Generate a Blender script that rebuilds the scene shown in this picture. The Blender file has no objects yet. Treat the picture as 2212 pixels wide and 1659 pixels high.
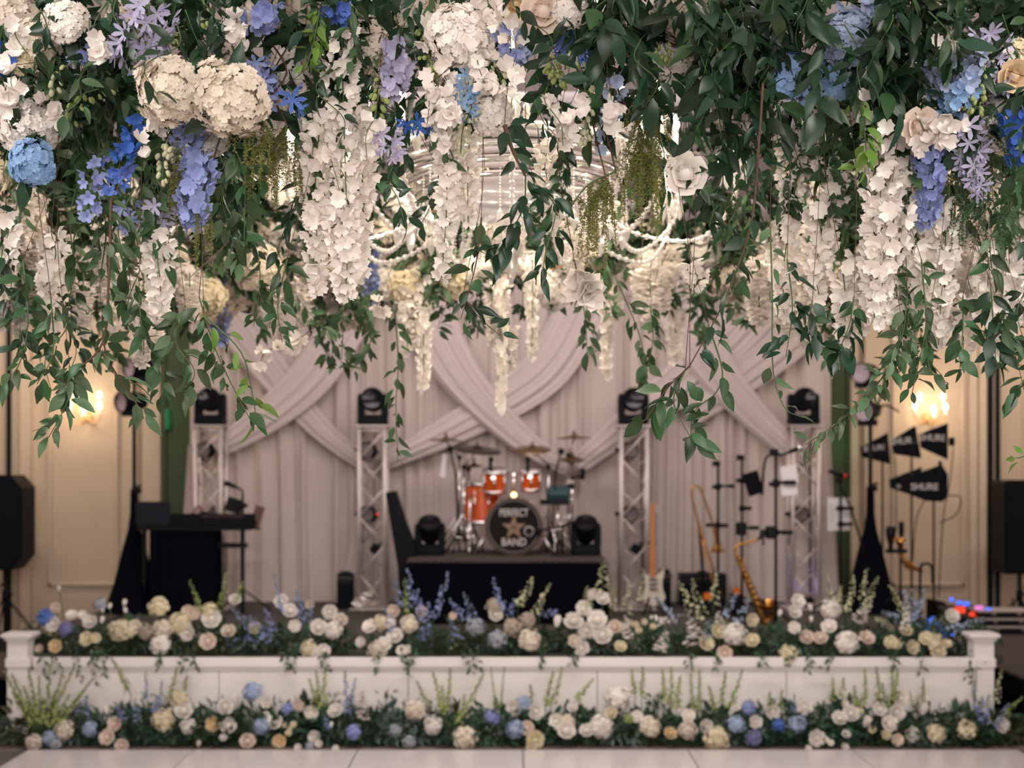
import bpy, math, random
from mathutils import Vector, Matrix, noise
random.seed(7)
SC = bpy.context.scene
COL = SC.collection
PI = math.pi
V = Vector
# ------------------------------------------------------------------ camera
FPX = 3072.2          # focal length in pixels of the 2212 x 1659 frame (50 mm lens)
CH = 2.03             # camera height
cam = bpy.data.cameras.new('camera')
cam.lens = 50; cam.sensor_width = 36; cam.sensor_fit = 'HORIZONTAL'
cam.shift_y = 170.5 / 2212
cam.dof.use_dof = True
cam.dof.focus_distance = 4.02
cam.dof.aperture_fstop = 2.8
cam.clip_start = 0.05
camo = bpy.data.objects.new('camera', cam); COL.objects.link(camo)
camo.location = (0, 0, CH); camo.rotation_euler = (PI / 2, 0, 0)
SC.camera = camo
def P(px, py, d):
    return V(((px - 1106) / FPX * d, d, CH - (py - 1000) / FPX * d))
def S(px, py, s):
    return P(px, py, FPX / s)
# ------------------------------------------------------------------ world, exposure, lights
w = bpy.data.worlds.new('world'); SC.world = w; w.use_nodes = True
w.node_tree.nodes['Background'].inputs[0].default_value = (1.0, 0.90, 0.82, 1)
w.node_tree.nodes['Background'].inputs[1].default_value = 0.10
SC.cycles.max_bounces = 6; SC.cycles.diffuse_bounces = 3; SC.cycles.glossy_bounces = 2; SC.cycles.transmission_bounces = 4; SC.cycles.transparent_max_bounces = 8
SC.view_settings.view_transform = 'Standard'
SC.view_settings.look = 'None'
SC.view_settings.exposure = 0.0
SC.view_settings.gamma = 1.0
SC.view_settings.use_curve_mapping = False
def area(name, loc, target, sx, sy, power, col, spread=None):
    l = bpy.data.lights.new(name, 'AREA'); l.shape = 'RECTANGLE'; l.size = sx; l.size_y = sy
    l.energy = power; l.color = col
    if spread: l.spread = spread
    o = bpy.data.objects.new(name, l); COL.objects.link(o); o.location = loc
    o.rotation_euler = (V(target) - V(loc)).to_track_quat('-Z', 'Y').to_euler()
    return o
def point(name, loc, power, col, r=0.03):
    l = bpy.data.lights.new(name, 'POINT'); l.energy = power; l.color = col; l.shadow_soft_size = r
    o = bpy.data.objects.new(name, l); COL.objects.link(o); o.location = loc
    return o
def spot(name, loc, target, power, col, ang, blend=0.6, r=0.05):
    l = bpy.data.lights.new(name, 'SPOT'); l.energy = power; l.color = col
    l.spot_size = math.radians(ang); l.spot_blend = blend; l.shadow_soft_size = r
    o = bpy.data.objects.new(name, l); COL.objects.link(o); o.location = loc
    o.rotation_euler = (V(target) - V(loc)).to_track_quat('-Z', 'Y').to_euler()
    return o
# ballroom ceiling lights over the dance floor behind and around the camera, plus one added low fill
area('ceiling_light_rear', (0, -2.5, 4.1), (0, 5.0, 2.4), 5.0, 1.6, 190, (1.0, 0.88, 0.78))
area('added_fill_low_rear', (0, -4.5, 2.6), (0, 5.0, 2.25), 4.0, 1.0, 285, (1.0, 0.96, 0.94))  # added fill at mid height, brightens the hanging flowers; not a ceiling lamp
area('ceiling_light_left', (-3.0, 2.2, 4.2), (-2.0, 4.4, 0.0), 1.6, 1.6, 180, (1.0, 0.93, 0.90))
area('ceiling_light_right', (3.0, 2.2, 4.2), (2.0, 4.4, 0.0), 1.6, 1.6, 180, (1.0, 0.93, 0.90))
area('stage_downlight', (0, 8.6, 4.25), (0, 10.6, 0.4), 6.0, 0.6, 230, (1.0, 0.92, 0.88))
area('backdrop_wash', (0, 12.2, 4.2), (0, 14.6, 1.6), 5.0, 0.5, 66, (1.0, 0.88, 0.88))
area('wall_wash_left', (-5.2, 13.4, 4.2), (-5.0, 15.4, 1.8), 1.5, 0.5, 54, (1.0, 0.86, 0.71))
area('wall_wash_right', (5.2, 13.4, 4.2), (5.0, 15.4, 1.8), 1.5, 0.5, 54, (1.0, 0.86, 0.71))
# ------------------------------------------------------------------ materials
MATS = {}
def mat(name, col, rough=0.6, metal=0.0, spec=0.4, var=0.0, noise_amt=0.0, noise_scale=20.0,
        trans=0.0, emit=None, emit_str=0.0, bump=0.0, bump_scale=80.0, objvar=0.0, coat=0.0):
    if name in MATS: return MATS[name]
    m = bpy.data.materials.new(name); m.use_nodes = True
    nt = m.node_tree; b = nt.nodes['Principled BSDF']; out = nt.nodes['Material Output']
    b.inputs['Base Color'].default_value = (*col, 1)
    b.inputs['Roughness'].default_value = rough; b.inputs['Metallic'].default_value = metal
    b.inputs['Specular IOR Level'].default_value = spec
    if coat: b.inputs['Coat Weight'].default_value = coat
    if emit:
        b.inputs['Emission Color'].default_value = (*emit, 1); b.inputs['Emission Strength'].default_value = emit_str
    colsock = None
    if noise_amt or objvar:
        hsv = nt.nodes.new('ShaderNodeHueSaturation'); hsv.inputs['Color'].default_value = (*col, 1)
        src = None
        if noise_amt:
            tc = nt.nodes.new('ShaderNodeTexCoord'); n = nt.nodes.new('ShaderNodeTexNoise')
            n.inputs['Scale'].default_value = noise_scale; n.inputs['Detail'].default_value = 3
            nt.links.new(tc.outputs['Object'], n.inputs['Vector'])
            mr = nt.nodes.new('ShaderNodeMapRange'); mr.inputs['To Min'].default_value = 1 - noise_amt
            mr.inputs['To Max'].default_value = 1 + noise_amt
            mr.inputs['From Min'].default_value = 0.3; mr.inputs['From Max'].default_value = 0.7
            nt.links.new(n.outputs['Fac'], mr.inputs['Value']); src = mr.outputs['Result']
        if objvar:
            oi = nt.nodes.new('ShaderNodeObjectInfo')
            mr2 = nt.nodes.new('ShaderNodeMapRange'); mr2.inputs['To Min'].default_value = 1 - objvar
            mr2.inputs['To Max'].default_value = 1 + objvar
            nt.links.new(oi.outputs['Random'], mr2.inputs['Value'])
            mr3 = nt.nodes.new('ShaderNodeMapRange'); mr3.inputs['To Min'].default_value = 0.5 - objvar * 0.06
            mr3.inputs['To Max'].default_value = 0.5 + objvar * 0.06
            nt.links.new(oi.outputs['Random'], mr3.inputs['Value'])
            nt.links.new(mr3.outputs['Result'], hsv.inputs['Hue'])
            if src:
                mm = nt.nodes.new('ShaderNodeMath'); mm.operation = 'MULTIPLY'
                nt.links.new(src, mm.inputs[0]); nt.links.new(mr2.outputs['Result'], mm.inputs[1]); src = mm.outputs[0]
            else: src = mr2.outputs['Result']
        nt.links.new(src, hsv.inputs['Value'])
        nt.links.new(hsv.outputs['Color'], b.inputs['Base Color']); colsock = hsv.outputs['Color']
    if bump:
        tc = nt.nodes.new('ShaderNodeTexCoord'); n = nt.nodes.new('ShaderNodeTexNoise')
        n.inputs['Scale'].default_value = bump_scale; n.inputs['Detail'].default_value = 2
        nt.links.new(tc.outputs['Object'], n.inputs['Vector'])
        bp = nt.nodes.new('ShaderNodeBump'); bp.inputs['Strength'].default_value = bump; bp.inputs['Distance'].default_value = 0.01
        nt.links.new(n.outputs['Fac'], bp.inputs['Height']); nt.links.new(bp.outputs['Normal'], b.inputs['Normal'])
    if trans:
        t = nt.nodes.new('ShaderNodeBsdfTranslucent'); mx = nt.nodes.new('ShaderNodeMixShader')
        mx.inputs[0].default_value = trans
        if colsock: nt.links.new(colsock, t.inputs['Color'])
        else: t.inputs['Color'].default_value = (*col, 1)
        nt.links.new(b.outputs[0], mx.inputs[1]); nt.links.new(t.outputs[0], mx.inputs[2])
        nt.links.new(mx.outputs[0], out.inputs['Surface'])
    MATS[name] = m
    return m
def crystal(name, tint, clear):
    if name in MATS: return MATS[name]
    m = bpy.data.materials.new(name); m.use_nodes = True
    nt = m.node_tree; b = nt.nodes['Principled BSDF']; out = nt.nodes['Material Output']
    b.inputs['Base Color'].default_value = (*tint, 1); b.inputs['Roughness'].default_value = 0.12
    b.inputs['Specular IOR Level'].default_value = 0.9; b.inputs['Metallic'].default_value = 0.35
    t = nt.nodes.new('ShaderNodeBsdfTransparent'); mx = nt.nodes.new('ShaderNodeMixShader'); mx.inputs[0].default_value = clear
    nt.links.new(b.outputs[0], mx.inputs[1]); nt.links.new(t.outputs[0], mx.inputs[2]); nt.links.new(mx.outputs[0], out.inputs['Surface'])
    MATS[name] = m
    return m
M_WALL = mat('wall_paint', (0.53, 0.41, 0.305), 0.75, noise_amt=0.03, noise_scale=3)
M_TRIM = mat('wall_trim_paint', (0.56, 0.44, 0.335), 0.6)
M_CEIL = mat('ceiling_paint', (0.62, 0.55, 0.58), 0.8, noise_amt=0.02, noise_scale=2)
M_CARPET = mat('carpet', (0.20, 0.155, 0.135), 0.95, noise_amt=0.25, noise_scale=14, bump=0.5, bump_scale=300)
M_STAGECARPET = mat('stage_carpet', (0.075, 0.062, 0.055), 0.95, noise_amt=0.15, noise_scale=30, bump=0.4, bump_scale=300)
M_DANCE = mat('dance_floor_white', (0.66, 0.60, 0.595), 0.22, spec=0.5, noise_amt=0.03, noise_scale=2.5)
M_DANCEEDGE = mat('dance_floor_edge', (0.10, 0.10, 0.095), 0.5)
M_STAGE = mat('stage_white_paint', (0.77, 0.72, 0.69), 0.5, noise_amt=0.03, noise_scale=4)
M_DRAPE = mat('drape_fabric', (0.62, 0.52, 0.475), 0.85, trans=0.15, noise_amt=0.03, noise_scale=4)
M_SWAG = mat('swag_fabric', (0.68, 0.58, 0.55), 0.85, trans=0.2)
M_BLACKCLOTH = mat('black_cloth', (0.003, 0.003, 0.006), 0.95, spec=0.05)
M_BLACK = mat('black_metal', (0.004, 0.004, 0.006), 0.5, spec=0.2)
M_BLACKPL = mat('black_plastic', (0.0035, 0.004, 0.0065), 0.55, spec=0.12)
M_GRILLE = mat('speaker_grille', (0.004, 0.006, 0.009), 0.7, spec=0.12, bump=0.6, bump_scale=220)
M_ALU = mat('truss_aluminium', (0.62, 0.54, 0.50), 0.4, metal=0.4)
M_CHROME = mat('chrome', (0.75, 0.72, 0.70), 0.15, metal=1.0)
M_LENS = mat('dark_lens', (0.004, 0.004, 0.006), 0.15, spec=0.3)
M_ORANGE = mat('orange_lacquer', (0.58, 0.085, 0.012), 0.25, spec=0.5, noise_amt=0.25, noise_scale=9, coat=0.4)
M_DRUMHEAD = mat('drum_head_white', (0.62, 0.55, 0.50), 0.5)
M_KICK = mat('kick_head', (0.016, 0.013, 0.012), 0.75, spec=0.06)
M_CYMBAL = mat('cymbal_bronze', (0.24, 0.16, 0.07), 0.32, metal=0.9)
M_GOLD = mat('brass', (0.50, 0.24, 0.06), 0.32, metal=0.95)
M_WHITE = mat('white_paper', (0.75, 0.70, 0.70), 0.7)
M_PRINT = mat('white_print', (0.62, 0.56, 0.54), 0.6)
M_STAR = mat('star_print', (0.28, 0.17, 0.10), 0.55)
M_WOOD = mat('maple_wood', (0.44, 0.17, 0.06), 0.4, noise_amt=0.15, noise_scale=8)
M_GUITAR = mat('guitar_white', (0.66, 0.58, 0.48), 0.3, coat=0.3)
M_GREENLITDOOR = mat('greenlit_door', (0.050, 0.075, 0.030), 0.6)  # green light and shade of the recess put into the door colour
M_BROWN = mat('brown_cover', (0.13, 0.055, 0.045), 0.6)
M_SILVER = mat('silver_band', (0.80, 0.76, 0.74), 0.16, metal=0.9)
M_CRYSTAL = crystal('crystal', (0.92, 0.88, 0.84), 0.5)
M_GLASS = crystal('glass_dish', (0.85, 0.84, 0.86), 0.45)
M_BULB = mat('lit_bulb', (1, 0.9, 0.75), 0.4, emit=(1.0, 0.82, 0.58), emit_str=22)
M_SBULB = mat('lit_sconce_shade', (1, 0.9, 0.75), 0.4, emit=(1.0, 0.80, 0.54), emit_str=9)
M_GILT = mat('gilt_wood', (0.50, 0.29, 0.13), 0.5)
LED = {c: mat('led_' + c, (0.02, 0.02, 0.02), 0.4, emit=v, emit_str=s) for c, v, s in
       (('blue', (0.05, 0.16, 1.0), 1.6), ('red', (1.0, 0.06, 0.02), 1.2), ('pink', (1.0, 0.25, 0.8), 1.0), ('green', (0.02, 0.45, 0.14), 0.22), ('warm', (1.0, 0.7, 0.35), 4))}
# plants
M_LEAF = mat('vine_leaf', (0.036, 0.078, 0.029), 0.42, spec=0.4, trans=0.25, objvar=0.45)
M_LEAF2 = mat('pale_vine_leaf', (0.085, 0.142, 0.068), 0.45, spec=0.4, trans=0.3, objvar=0.4)
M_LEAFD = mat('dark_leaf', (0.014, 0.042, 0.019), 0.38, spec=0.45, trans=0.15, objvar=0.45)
M_LEAFY = mat('lime_leaf', (0.13, 0.23, 0.04), 0.45, trans=0.35, objvar=0.35)
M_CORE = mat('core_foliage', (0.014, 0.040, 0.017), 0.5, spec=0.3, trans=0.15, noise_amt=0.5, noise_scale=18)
M_BUSH = mat('row_foliage', (0.034, 0.074, 0.042), 0.55, spec=0.25, trans=0.15, objvar=0.5, noise_amt=0.35, noise_scale=30)
M_STEM = mat('green_stem', (0.055, 0.10, 0.03), 0.6)
M_TWIG = mat('brown_twig', (0.075, 0.04, 0.022), 0.7)
M_OLIVE = mat('olive_tassel', (0.135, 0.135, 0.032), 0.7, trans=0.2, objvar=0.2)
M_FERN = mat('dark_fern', (0.030, 0.082, 0.030), 0.7, trans=0.2)
PET = {}
for n_, c_ in (('white', (0.84, 0.78, 0.72)), ('ivory', (0.74, 0.65, 0.54)), ('cream', (0.74, 0.65, 0.46)), ('peach', (0.71, 0.53, 0.33)),
               ('blush', (0.76, 0.62, 0.53)), ('taupe', (0.46, 0.38, 0.31)), ('paleblue', (0.38, 0.46, 0.62)), ('greyblue', (0.40, 0.42, 0.46)), ('skyblue', (0.27, 0.43, 0.66)),
               ('blue', (0.11, 0.20, 0.56)), ('lavender', (0.29, 0.34, 0.60)), ('lilac', (0.50, 0.47, 0.64)), ('deepblue', (0.055, 0.14, 0.48)),
               ('lime', (0.33, 0.39, 0.14)), ('palegreen', (0.58, 0.57, 0.38)), ('purple', (0.23, 0.22, 0.42)), ('pink', (0.56, 0.46, 0.45))):
    PET[n_] = mat('petal_' + n_, c_, 0.6, spec=0.25, trans=0.25, objvar=0.10)
# ------------------------------------------------------------------ mesh helpers
def frame(d, up=V((0, 0, 1))):
    y = d.normalized(); x = y.cross(up)
    if x.length < 1e-4: x = y.cross(V((1, 0, 0)))
    x.normalize(); z = x.cross(y)
    m = Matrix.Identity(4)
    for i in range(3): m[i][0] = x[i]; m[i][1] = y[i]; m[i][2] = z[i]
    return m
def wloc(o):
    l = V((0, 0, 0))
    while o is not None: l = l + o.location; o = o.parent
    return l
class MB:
    def __init__(s): s.v = []; s.f = []
    def add(s, vs, fs, m=None):
        o = len(s.v)
        s.v.extend([(m @ V(p)) for p in vs] if m is not None else [V(p) for p in vs])
        s.f.extend([tuple(o + i for i in f) for f in fs]); return s
    def box(s, c, sz, m=None, bev=0.0):
        cx, cy, cz = c; hx, hy, hz = sz[0] / 2, sz[1] / 2, sz[2] / 2
        if bev <= 0:
            vs = [(cx + a * hx, cy + b * hy, cz + e * hz) for a in (-1, 1) for b in (-1, 1) for e in (-1, 1)]
            fs = [(0, 1, 3, 2), (4, 6, 7, 5), (0, 4, 5, 1), (2, 3, 7, 6), (0, 2, 6, 4), (1, 5, 7, 3)]
            return s.add(vs, fs, m)
        b = min(bev, hx * .9, hy * .9)                       # bevelled vertical edges and rims
        def ring(z, k):
            X, Y = hx - k, hy - k
            return [(cx + X, cy + Y - b, z), (cx + X - b, cy + Y, z), (cx - X + b, cy + Y, z), (cx - X, cy + Y - b, z),
                    (cx - X, cy - Y + b, z), (cx - X + b, cy - Y, z), (cx + X - b, cy - Y, z), (cx + X, cy - Y + b, z)]
        e = min(b * .5, hz * .5)
        rs = [ring(cz - hz, e), ring(cz - hz + e, 0), ring(cz + hz - e, 0), ring(cz + hz, e)]
        vs = [p for r in rs for p in r]; fs = [tuple(range(7, -1, -1)), tuple(range(24, 32))]
        for r in range(3):
            for i in range(8): fs.append((r * 8 + i, r * 8 + (i + 1) % 8, r * 8 + 8 + (i + 1) % 8, r * 8 + 8 + i))
        return s.add(vs, fs, m)
    def cyl(s, p, q, r, r2=None, n=10, cap=True):
        p = V(p); q = V(q); r2 = r if r2 is None else r2
        m = frame(q - p); L = (q - p).length
        vs = []; fs = []
        for k, (rr, t) in enumerate(((r, 0), (r2, L))):
            for i in range(n):
                a = 2 * PI * i / n; vs.append(p + m @ V((rr * math.cos(a), t, rr * math.sin(a))))
        for i in range(n): fs.append((i, (i + 1) % n, n + (i + 1) % n, n + i))
        if cap: fs += [tuple(range(n - 1, -1, -1)), tuple(range(n, 2 * n))]
        return s.add(vs, fs)
    def lathe(s, prof, c=(0, 0, 0), axis=(0, 0, 1), n=20, cap=False):
        m = Matrix.Translation(V(c)) @ frame(V(axis)); vs = []; fs = []
        for (r, h) in prof:
            for i in range(n):
                a = 2 * PI * i / n; vs.append(m @ V((r * math.cos(a), h, r * math.sin(a))))
        for k in range(len(prof) - 1):
            for i in range(n): fs.append((k * n + i, k * n + (i + 1) % n, (k + 1) * n + (i + 1) % n, (k + 1) * n + i))
        if cap: fs += [tuple(range(n - 1, -1, -1)), tuple(range((len(prof) - 1) * n, len(prof) * n))]
        return s.add(vs, fs)
    def tube(s, pts, r, n=6, taper=1.0):
        pts = [V(p) for p in pts]; vs = []; fs = []; K = len(pts)
        up = V((0, 0.3, 1))
        for k, p in enumerate(pts):
            d = pts[min(k + 1, K - 1)] - pts[max(k - 1, 0)]
            if d.length < 1e-7: d = V((0, 0, 1))
            m = frame(d, up); rr = r * (1 + (taper - 1) * k / max(1, K - 1))
            for i in range(n):
                a = 2 * PI * i / n; vs.append(p + m @ V((rr * math.cos(a), 0, rr * math.sin(a))))
        for k in range(K - 1):
            for i in range(n): fs.append((k * n + i, k * n + (i + 1) % n, (k + 1) * n + (i + 1) % n, (k + 1) * n + i))
        fs += [tuple(range(n - 1, -1, -1)), tuple(range((K - 1) * n, K * n))]
        return s.add(vs, fs)
    def ball(s, c, r, n=8, sz=(1, 1, 1), m=None):
        c = V(c); vs = [c + V((0, 0, r * sz[2]))]; fs = []; R = n // 2
        for k in range(1, R):
            t = PI * k / R
            for i in range(n):
                a = 2 * PI * i / n
                vs.append(c + V((r * sz[0] * math.sin(t) * math.cos(a), r * sz[1] * math.sin(t) * math.sin(a), r * sz[2] * math.cos(t))))
        vs.append(c - V((0, 0, r * sz[2]))); L = len(vs) - 1
        for i in range(n): fs.append((0, 1 + i, 1 + (i + 1) % n)); fs.append((L, L - n + (i + 1) % n, L - n + i))
        for k in range(R - 2):
            for i in range(n): fs.append((1 + k * n + i, 1 + (k + 1) * n + i, 1 + (k + 1) * n + (i + 1) % n, 1 + k * n + (i + 1) % n))
        return s.add(vs, fs, m)
    def prism(s, poly, y0, y1, m=None):
        n = len(poly); vs = [(x, y0, z) for x, z in poly] + [(x, y1, z) for x, z in poly]
        fs = [tuple(range(n)), tuple(range(2 * n - 1, n - 1, -1))] + [(i, n + i, n + (i + 1) % n, (i + 1) % n) for i in range(n)]
        return s.add(vs, fs, m)
    def mesh(s, name, material, smooth=True):
        me = bpy.data.meshes.new(name); me.from_pydata([tuple(p) for p in s.v], [], s.f); me.materials.append(material)
        if smooth: me.polygons.foreach_set('use_smooth', [True] * len(me.polygons))
        me.update(); return me
    def build(s, name, material, parent=None, smooth=False):
        if parent is not None:
            l = wloc(parent); s.v = [p - l for p in s.v]
        o = bpy.data.objects.new(name, s.mesh(name, material, smooth)); COL.objects.link(o)
        if parent is not None: o.parent = parent
        return o
def tag(o, label=None, cat=None, group=None, kind=None):
    if label: o['label'] = label
    if cat: o['category'] = cat
    if group: o['group'] = group
    if kind: o['kind'] = kind
    return o
def thing(name, label, cat, loc=(0, 0, 0), group=None):
    o = bpy.data.objects.new(name, None); COL.objects.link(o); o.location = loc; o.empty_display_size = 0.05
    return tag(o, label, cat, group)
def part(name, me, parent, m):
    o = bpy.data.objects.new(name, me); COL.objects.link(o); o.parent = parent; o.matrix_basis = m; return o
def structure(o): o['kind'] = 'structure'; return o
def inst(tmpl, m, label=None, group=None):
    def cp(o, par):
        c = o.copy(); COL.objects.link(c); c.parent = par
        for ch in o.children: cp(ch, c)
        return c
    kids = list(tmpl.children)
    r = tmpl.copy(); COL.objects.link(r); r.matrix_basis = m
    for ch in kids: cp(ch, r)
    if label: r['label'] = label
    if group: r['group'] = group
    return r
def catmull(pts, n=6):
    pts = [V(p) for p in pts]
    if len(pts) < 3:
        return [pts[0].lerp(pts[-1], i / n) for i in range(n + 1)]
    out = []; q = [2 * pts[0] - pts[1]] + pts + [2 * pts[-1] - pts[-2]]
    for k in range(1, len(q) - 2):
        a, b, c, d = q[k - 1:k + 3]
        for i in range(n):
            t = i / n
            out.append(0.5 * ((2 * b) + (c - a) * t + (2 * a - 5 * b + 4 * c - d) * t * t + (3 * b - a - 3 * c + d) * t ** 3))
    out.append(pts[-1]); return out
def text(parent, name, s, loc, size, material, rot=(PI / 2, 0, 0), ext=0.0015, bold=0.0):
    c = bpy.data.curves.new(name, 'FONT'); c.body = s; c.size = size; c.align_x = 'CENTER'; c.align_y = 'CENTER'
    c.extrude = ext; c.offset = bold; c.resolution_u = 3
    t = bpy.data.objects.new(name, c); COL.objects.link(t)
    bpy.context.view_layer.update()
    me = bpy.data.meshes.new_from_object(t.evaluated_get(bpy.context.evaluated_depsgraph_get()))
    bpy.data.objects.remove(t); bpy.data.curves.remove(c)
    me.materials.clear(); me.materials.append(material)
    o = bpy.data.objects.new(name, me); COL.objects.link(o)
    o.parent = parent; o.location = V(loc) - wloc(parent); o.rotation_euler = rot
    return o
# ------------------------------------------------------------------ the room
DW = 15.36                                  # back wall
SW = FPX / DW
def wx(px): return (px - 1106) / SW
def wz(py): return CH - (py - 1000) / SW
ZC = 4.30
structure(MB().box((0, 4.5, -0.05), (15, 22.5, 0.1)).build('floor', M_CARPET))
structure(MB().box((0, 4.5, ZC + 0.05), (15, 22.5, 0.1)).build('ceiling', M_CEIL))
wall = structure(MB().box((0, DW + 0.1, 2.15), (15, 0.2, 4.3)).build('wall_back', M_WALL))
structure(MB().box((-7.6, 4.5, 2.15), (0.2, 22.5, 4.3)).build('wall_left', M_WALL))
structure(MB().box((7.6, 4.5, 2.15), (0.2, 22.5, 4.3)).build('wall_right', M_WALL))
def molding(x0, x1, z0, z1, wd=0.045, pr=0.03):
    for a, b, c, e in ((x0, x1, z0, z0 + wd), (x0, x1, z1 - wd, z1), (x0, x0 + wd, z0, z1), (x1 - wd, x1, z0, z1)):
        b_ = MB(); b_.box(((a + b) / 2, DW - pr / 2, (c + e) / 2), (b - a, pr, e - c), bev=0.012)
        b_.box(((a + b) / 2, DW - pr * .8, (c + e) / 2), (max(.01, b - a - .022), pr * 1.3, max(.01, e - c - .022)))
        b_.build('panel_molding', M_TRIM, wall)
for a, b in ((105, 258), (1925, 2082), (-140, 10), (2195, 2330)): molding(wx(a), wx(b), wz(1266), 3.75)
def pilaster(a, b, pr=0.06):
    m_ = MB(); m_.box(((wx(a) + wx(b)) / 2, DW - pr / 2, 2.0), (wx(b) - wx(a), pr, 4.0)); m_.build('pilaster', M_TRIM, wall)
for a, b in ((282, 300), (312, 350), (48, 70), (1836, 1852), (1864, 1884), (2092, 2108), (2112, 2128)): pilaster(a, b, 0.05 if b - a < 20 else 0.08)
for a, b in ((16, 25), (2132, 2143), (2149, 2158)):
    MB().box(((wx(a) + wx(b)) / 2, DW - 0.02, 2.1), (wx(b) - wx(a), 0.04, 4.2)).build('seal_strip', M_BLACK, wall)
MB().box((wx(44), DW - 0.01, 2.1), (0.012, 0.02, 4.2)).build('seal_strip', M_BROWN, wall)
bb = MB(); bb.box((0, DW - 0.03, 0.08), (14.9, 0.05, 0.16)).box((0, DW - 0.04, 0.015), (14.9, 0.06, 0.03))
structure(bb.build('baseboard_back', mat('baseboard_dark', (0.03, 0.022, 0.018), 0.5)))
def greenlit_door(name, a, b):
    d = structure(MB().box(((wx(a) + wx(b)) / 2, DW - 0.03, 1.95), (wx(b) - wx(a), 0.05, 3.9)).build(name, M_GREENLITDOOR))
    for e in (a, b):
        MB().box((wx(e), DW - 0.04, 1.95), (0.03, 0.08, 3.9)).build('door_frame', M_GREENLITDOOR, d)
    for z0, z1 in ((0.25, 1.2), (1.35, 3.6)):
        MB().box(((wx(a) + wx(b)) / 2, DW - 0.06, (z0 + z1) / 2), (wx(b) - wx(a) - 0.12, 0.012, z1 - z0), bev=0.005).build('door_panel', M_GREENLITDOOR, d)
greenlit_door('door_1', 358, 470); greenlit_door('door_2', 1720, 1830)
cm = MB()
for z, y, h in ((4.22, 0.16, 0.16), (4.12, 0.11, 0.10), (4.05, 0.06, 0.06)): cm.box((0, DW - y / 2, z), (14.8, y, h))
structure(cm.build('trim_1', M_TRIM))
structure(MB().box((0, 14.52, 3.96), (6.6, 0.10, 0.16), bev=0.02).build('trim_2', M_GILT))          # gilded beam over the drapes
# dance floor
df = structure(MB().box((0.077, 5.0, 0.004), (6.96, 9.95, 0.008)).build('dance_floor', M_DANCEEDGE))
pm = MB().box((0, 0, 0), (1.147, 1.147, 0.014), bev=0.004).mesh('panel', M_DANCE, False)
for i in range(6):
    for j in range(8):
        x = 0.076 - 1.155 * 3 + 1.155 * (i + .5); y = 9.955 - 1.155 * (j + .5)
        part('panel', pm, df, Matrix.Translation((x, y, 0.015)))
# darker edge ramp of the dance floor at both sides
for x in (-3.39 - 0.13, 3.54 + 0.13):
    sgn = -1 if x < 0 else 1
    b_ = MB(); b_.prism([(x - .13 * sgn, 0), (x + .13 * sgn, 0), (x - .13 * sgn, 0.02)], 0.2, 9.955); b_.build('edge_ramp', M_DANCEEDGE, df)
# ------------------------------------------------------------------ sconces
def sconce(px, py, label):
    c = S(px, py, 201); c.y = DW
    t = thing('wall_sconce', label, 'sconce', c)
    MB().lathe([(0.0, 0), (0.06, 0.005), (0.055, 0.02), (0.02, 0.035), (0.0, 0.04)], c, (0, -1, 0), 16).build('back_plate', M_GILT, t, True)
    for dx, dz, y in ((-0.16, 0.13, 0.13), (0.02, 0.10, 0.2), (0.165, 0.12, 0.13), (-0.10, 0.235, 0.09), (0.15, 0.235, 0.09)):
        q = c + V((dx, -y, dz - 0.09))
        a = MB().tube(catmull([c + V((0, -0.03, -0.01)), c + V((dx * .5, -y * .7, -0.09 + dz * .2)), c + V((dx, -y, dz - 0.14)), q], 5), 0.008, 6).build('arm', M_GILT, t, True)
        MB().lathe([(0.0, 0), (0.022, 0.004), (0.014, 0.012), (0.011, 0.014), (0.011, 0.05), (0, 0.052)], q, (0, 0, 1), 10).build('candle', M_WHITE, t, True)
        MB().lathe([(0.009, 0), (0.020, 0.02), (0.022, 0.035), (0.014, 0.055), (0.0, 0.072)], q + V((0, 0, 0.05)), (0, 0, 1), 10).build('bulb', M_SBULB, t, True)
    point('sconce_lamp', c + V((0, -0.26, 0.08)), 8, (1.0, 0.78, 0.52), 0.10)
    return t
sconce(2006, 902, 'lit five-candle wall sconce above the black antenna paddles')
sconce(185, 900, 'lit five-candle wall sconce behind the trailing vines, beside the light stand with the laptop table')
# ------------------------------------------------------------------ stage
ZS = 0.606; Y0 = 10.41; XL, XR = -3.67, 3.54
st = thing('stage', 'low white-fronted band stage with dark carpet deck and square corner posts', 'stage', (0, Y0, 0))
MB().box((0, (Y0 + .03 + 14.75) / 2, ZS - 0.03), (XR - XL, 14.75 - Y0 - .03, 0.06)).build('deck', M_STAGECARPET, st)
for x0, x1 in ((-3.975, XL - .002), (XR + .002, 3.775)): MB().box(((x0 + x1) / 2, 13.6, ZS - .03), (x1 - x0, 2.3, .06)).build('deck', M_STAGECARPET, st)
for x in (-3.96, 3.76): MB().box((x, 13.6, ZS / 2 - .03), (.03, 2.28, ZS - .06)).build('side_panel', M_BLACKCLOTH, st)
MB().box((-3.80, 12.46, ZS / 2 - .03), (.30, .03, ZS - .06)).build('side_panel', M_BLACKCLOTH, st)
for i in range(5):
    a = XL + .14 + (XR - XL - .28) / 5 * i; b = a + (XR - XL - .28) / 5 - 0.006
    MB().box(((a + b) / 2, Y0 + 0.03, 0.26), (b - a, 0.04, 0.50)).build('fascia_panel', M_STAGE, st)
MB().box((0, Y0 + 0.02, ZS - 0.035), (XR - XL - .2, 0.07, 0.07), bev=0.008).build('top_rail', M_STAGE, st)
MB().box((0, Y0 + 0.03, ZS - 0.085), (XR - XL - .2, 0.055, 0.03), bev=0.006).build('rail_bead', M_STAGE, st)
MB().box((0, Y0 + 0.02, 0.05), (XR - XL - .2, 0.06, 0.10), bev=0.008).build('base_rail', M_STAGE, st)
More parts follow.
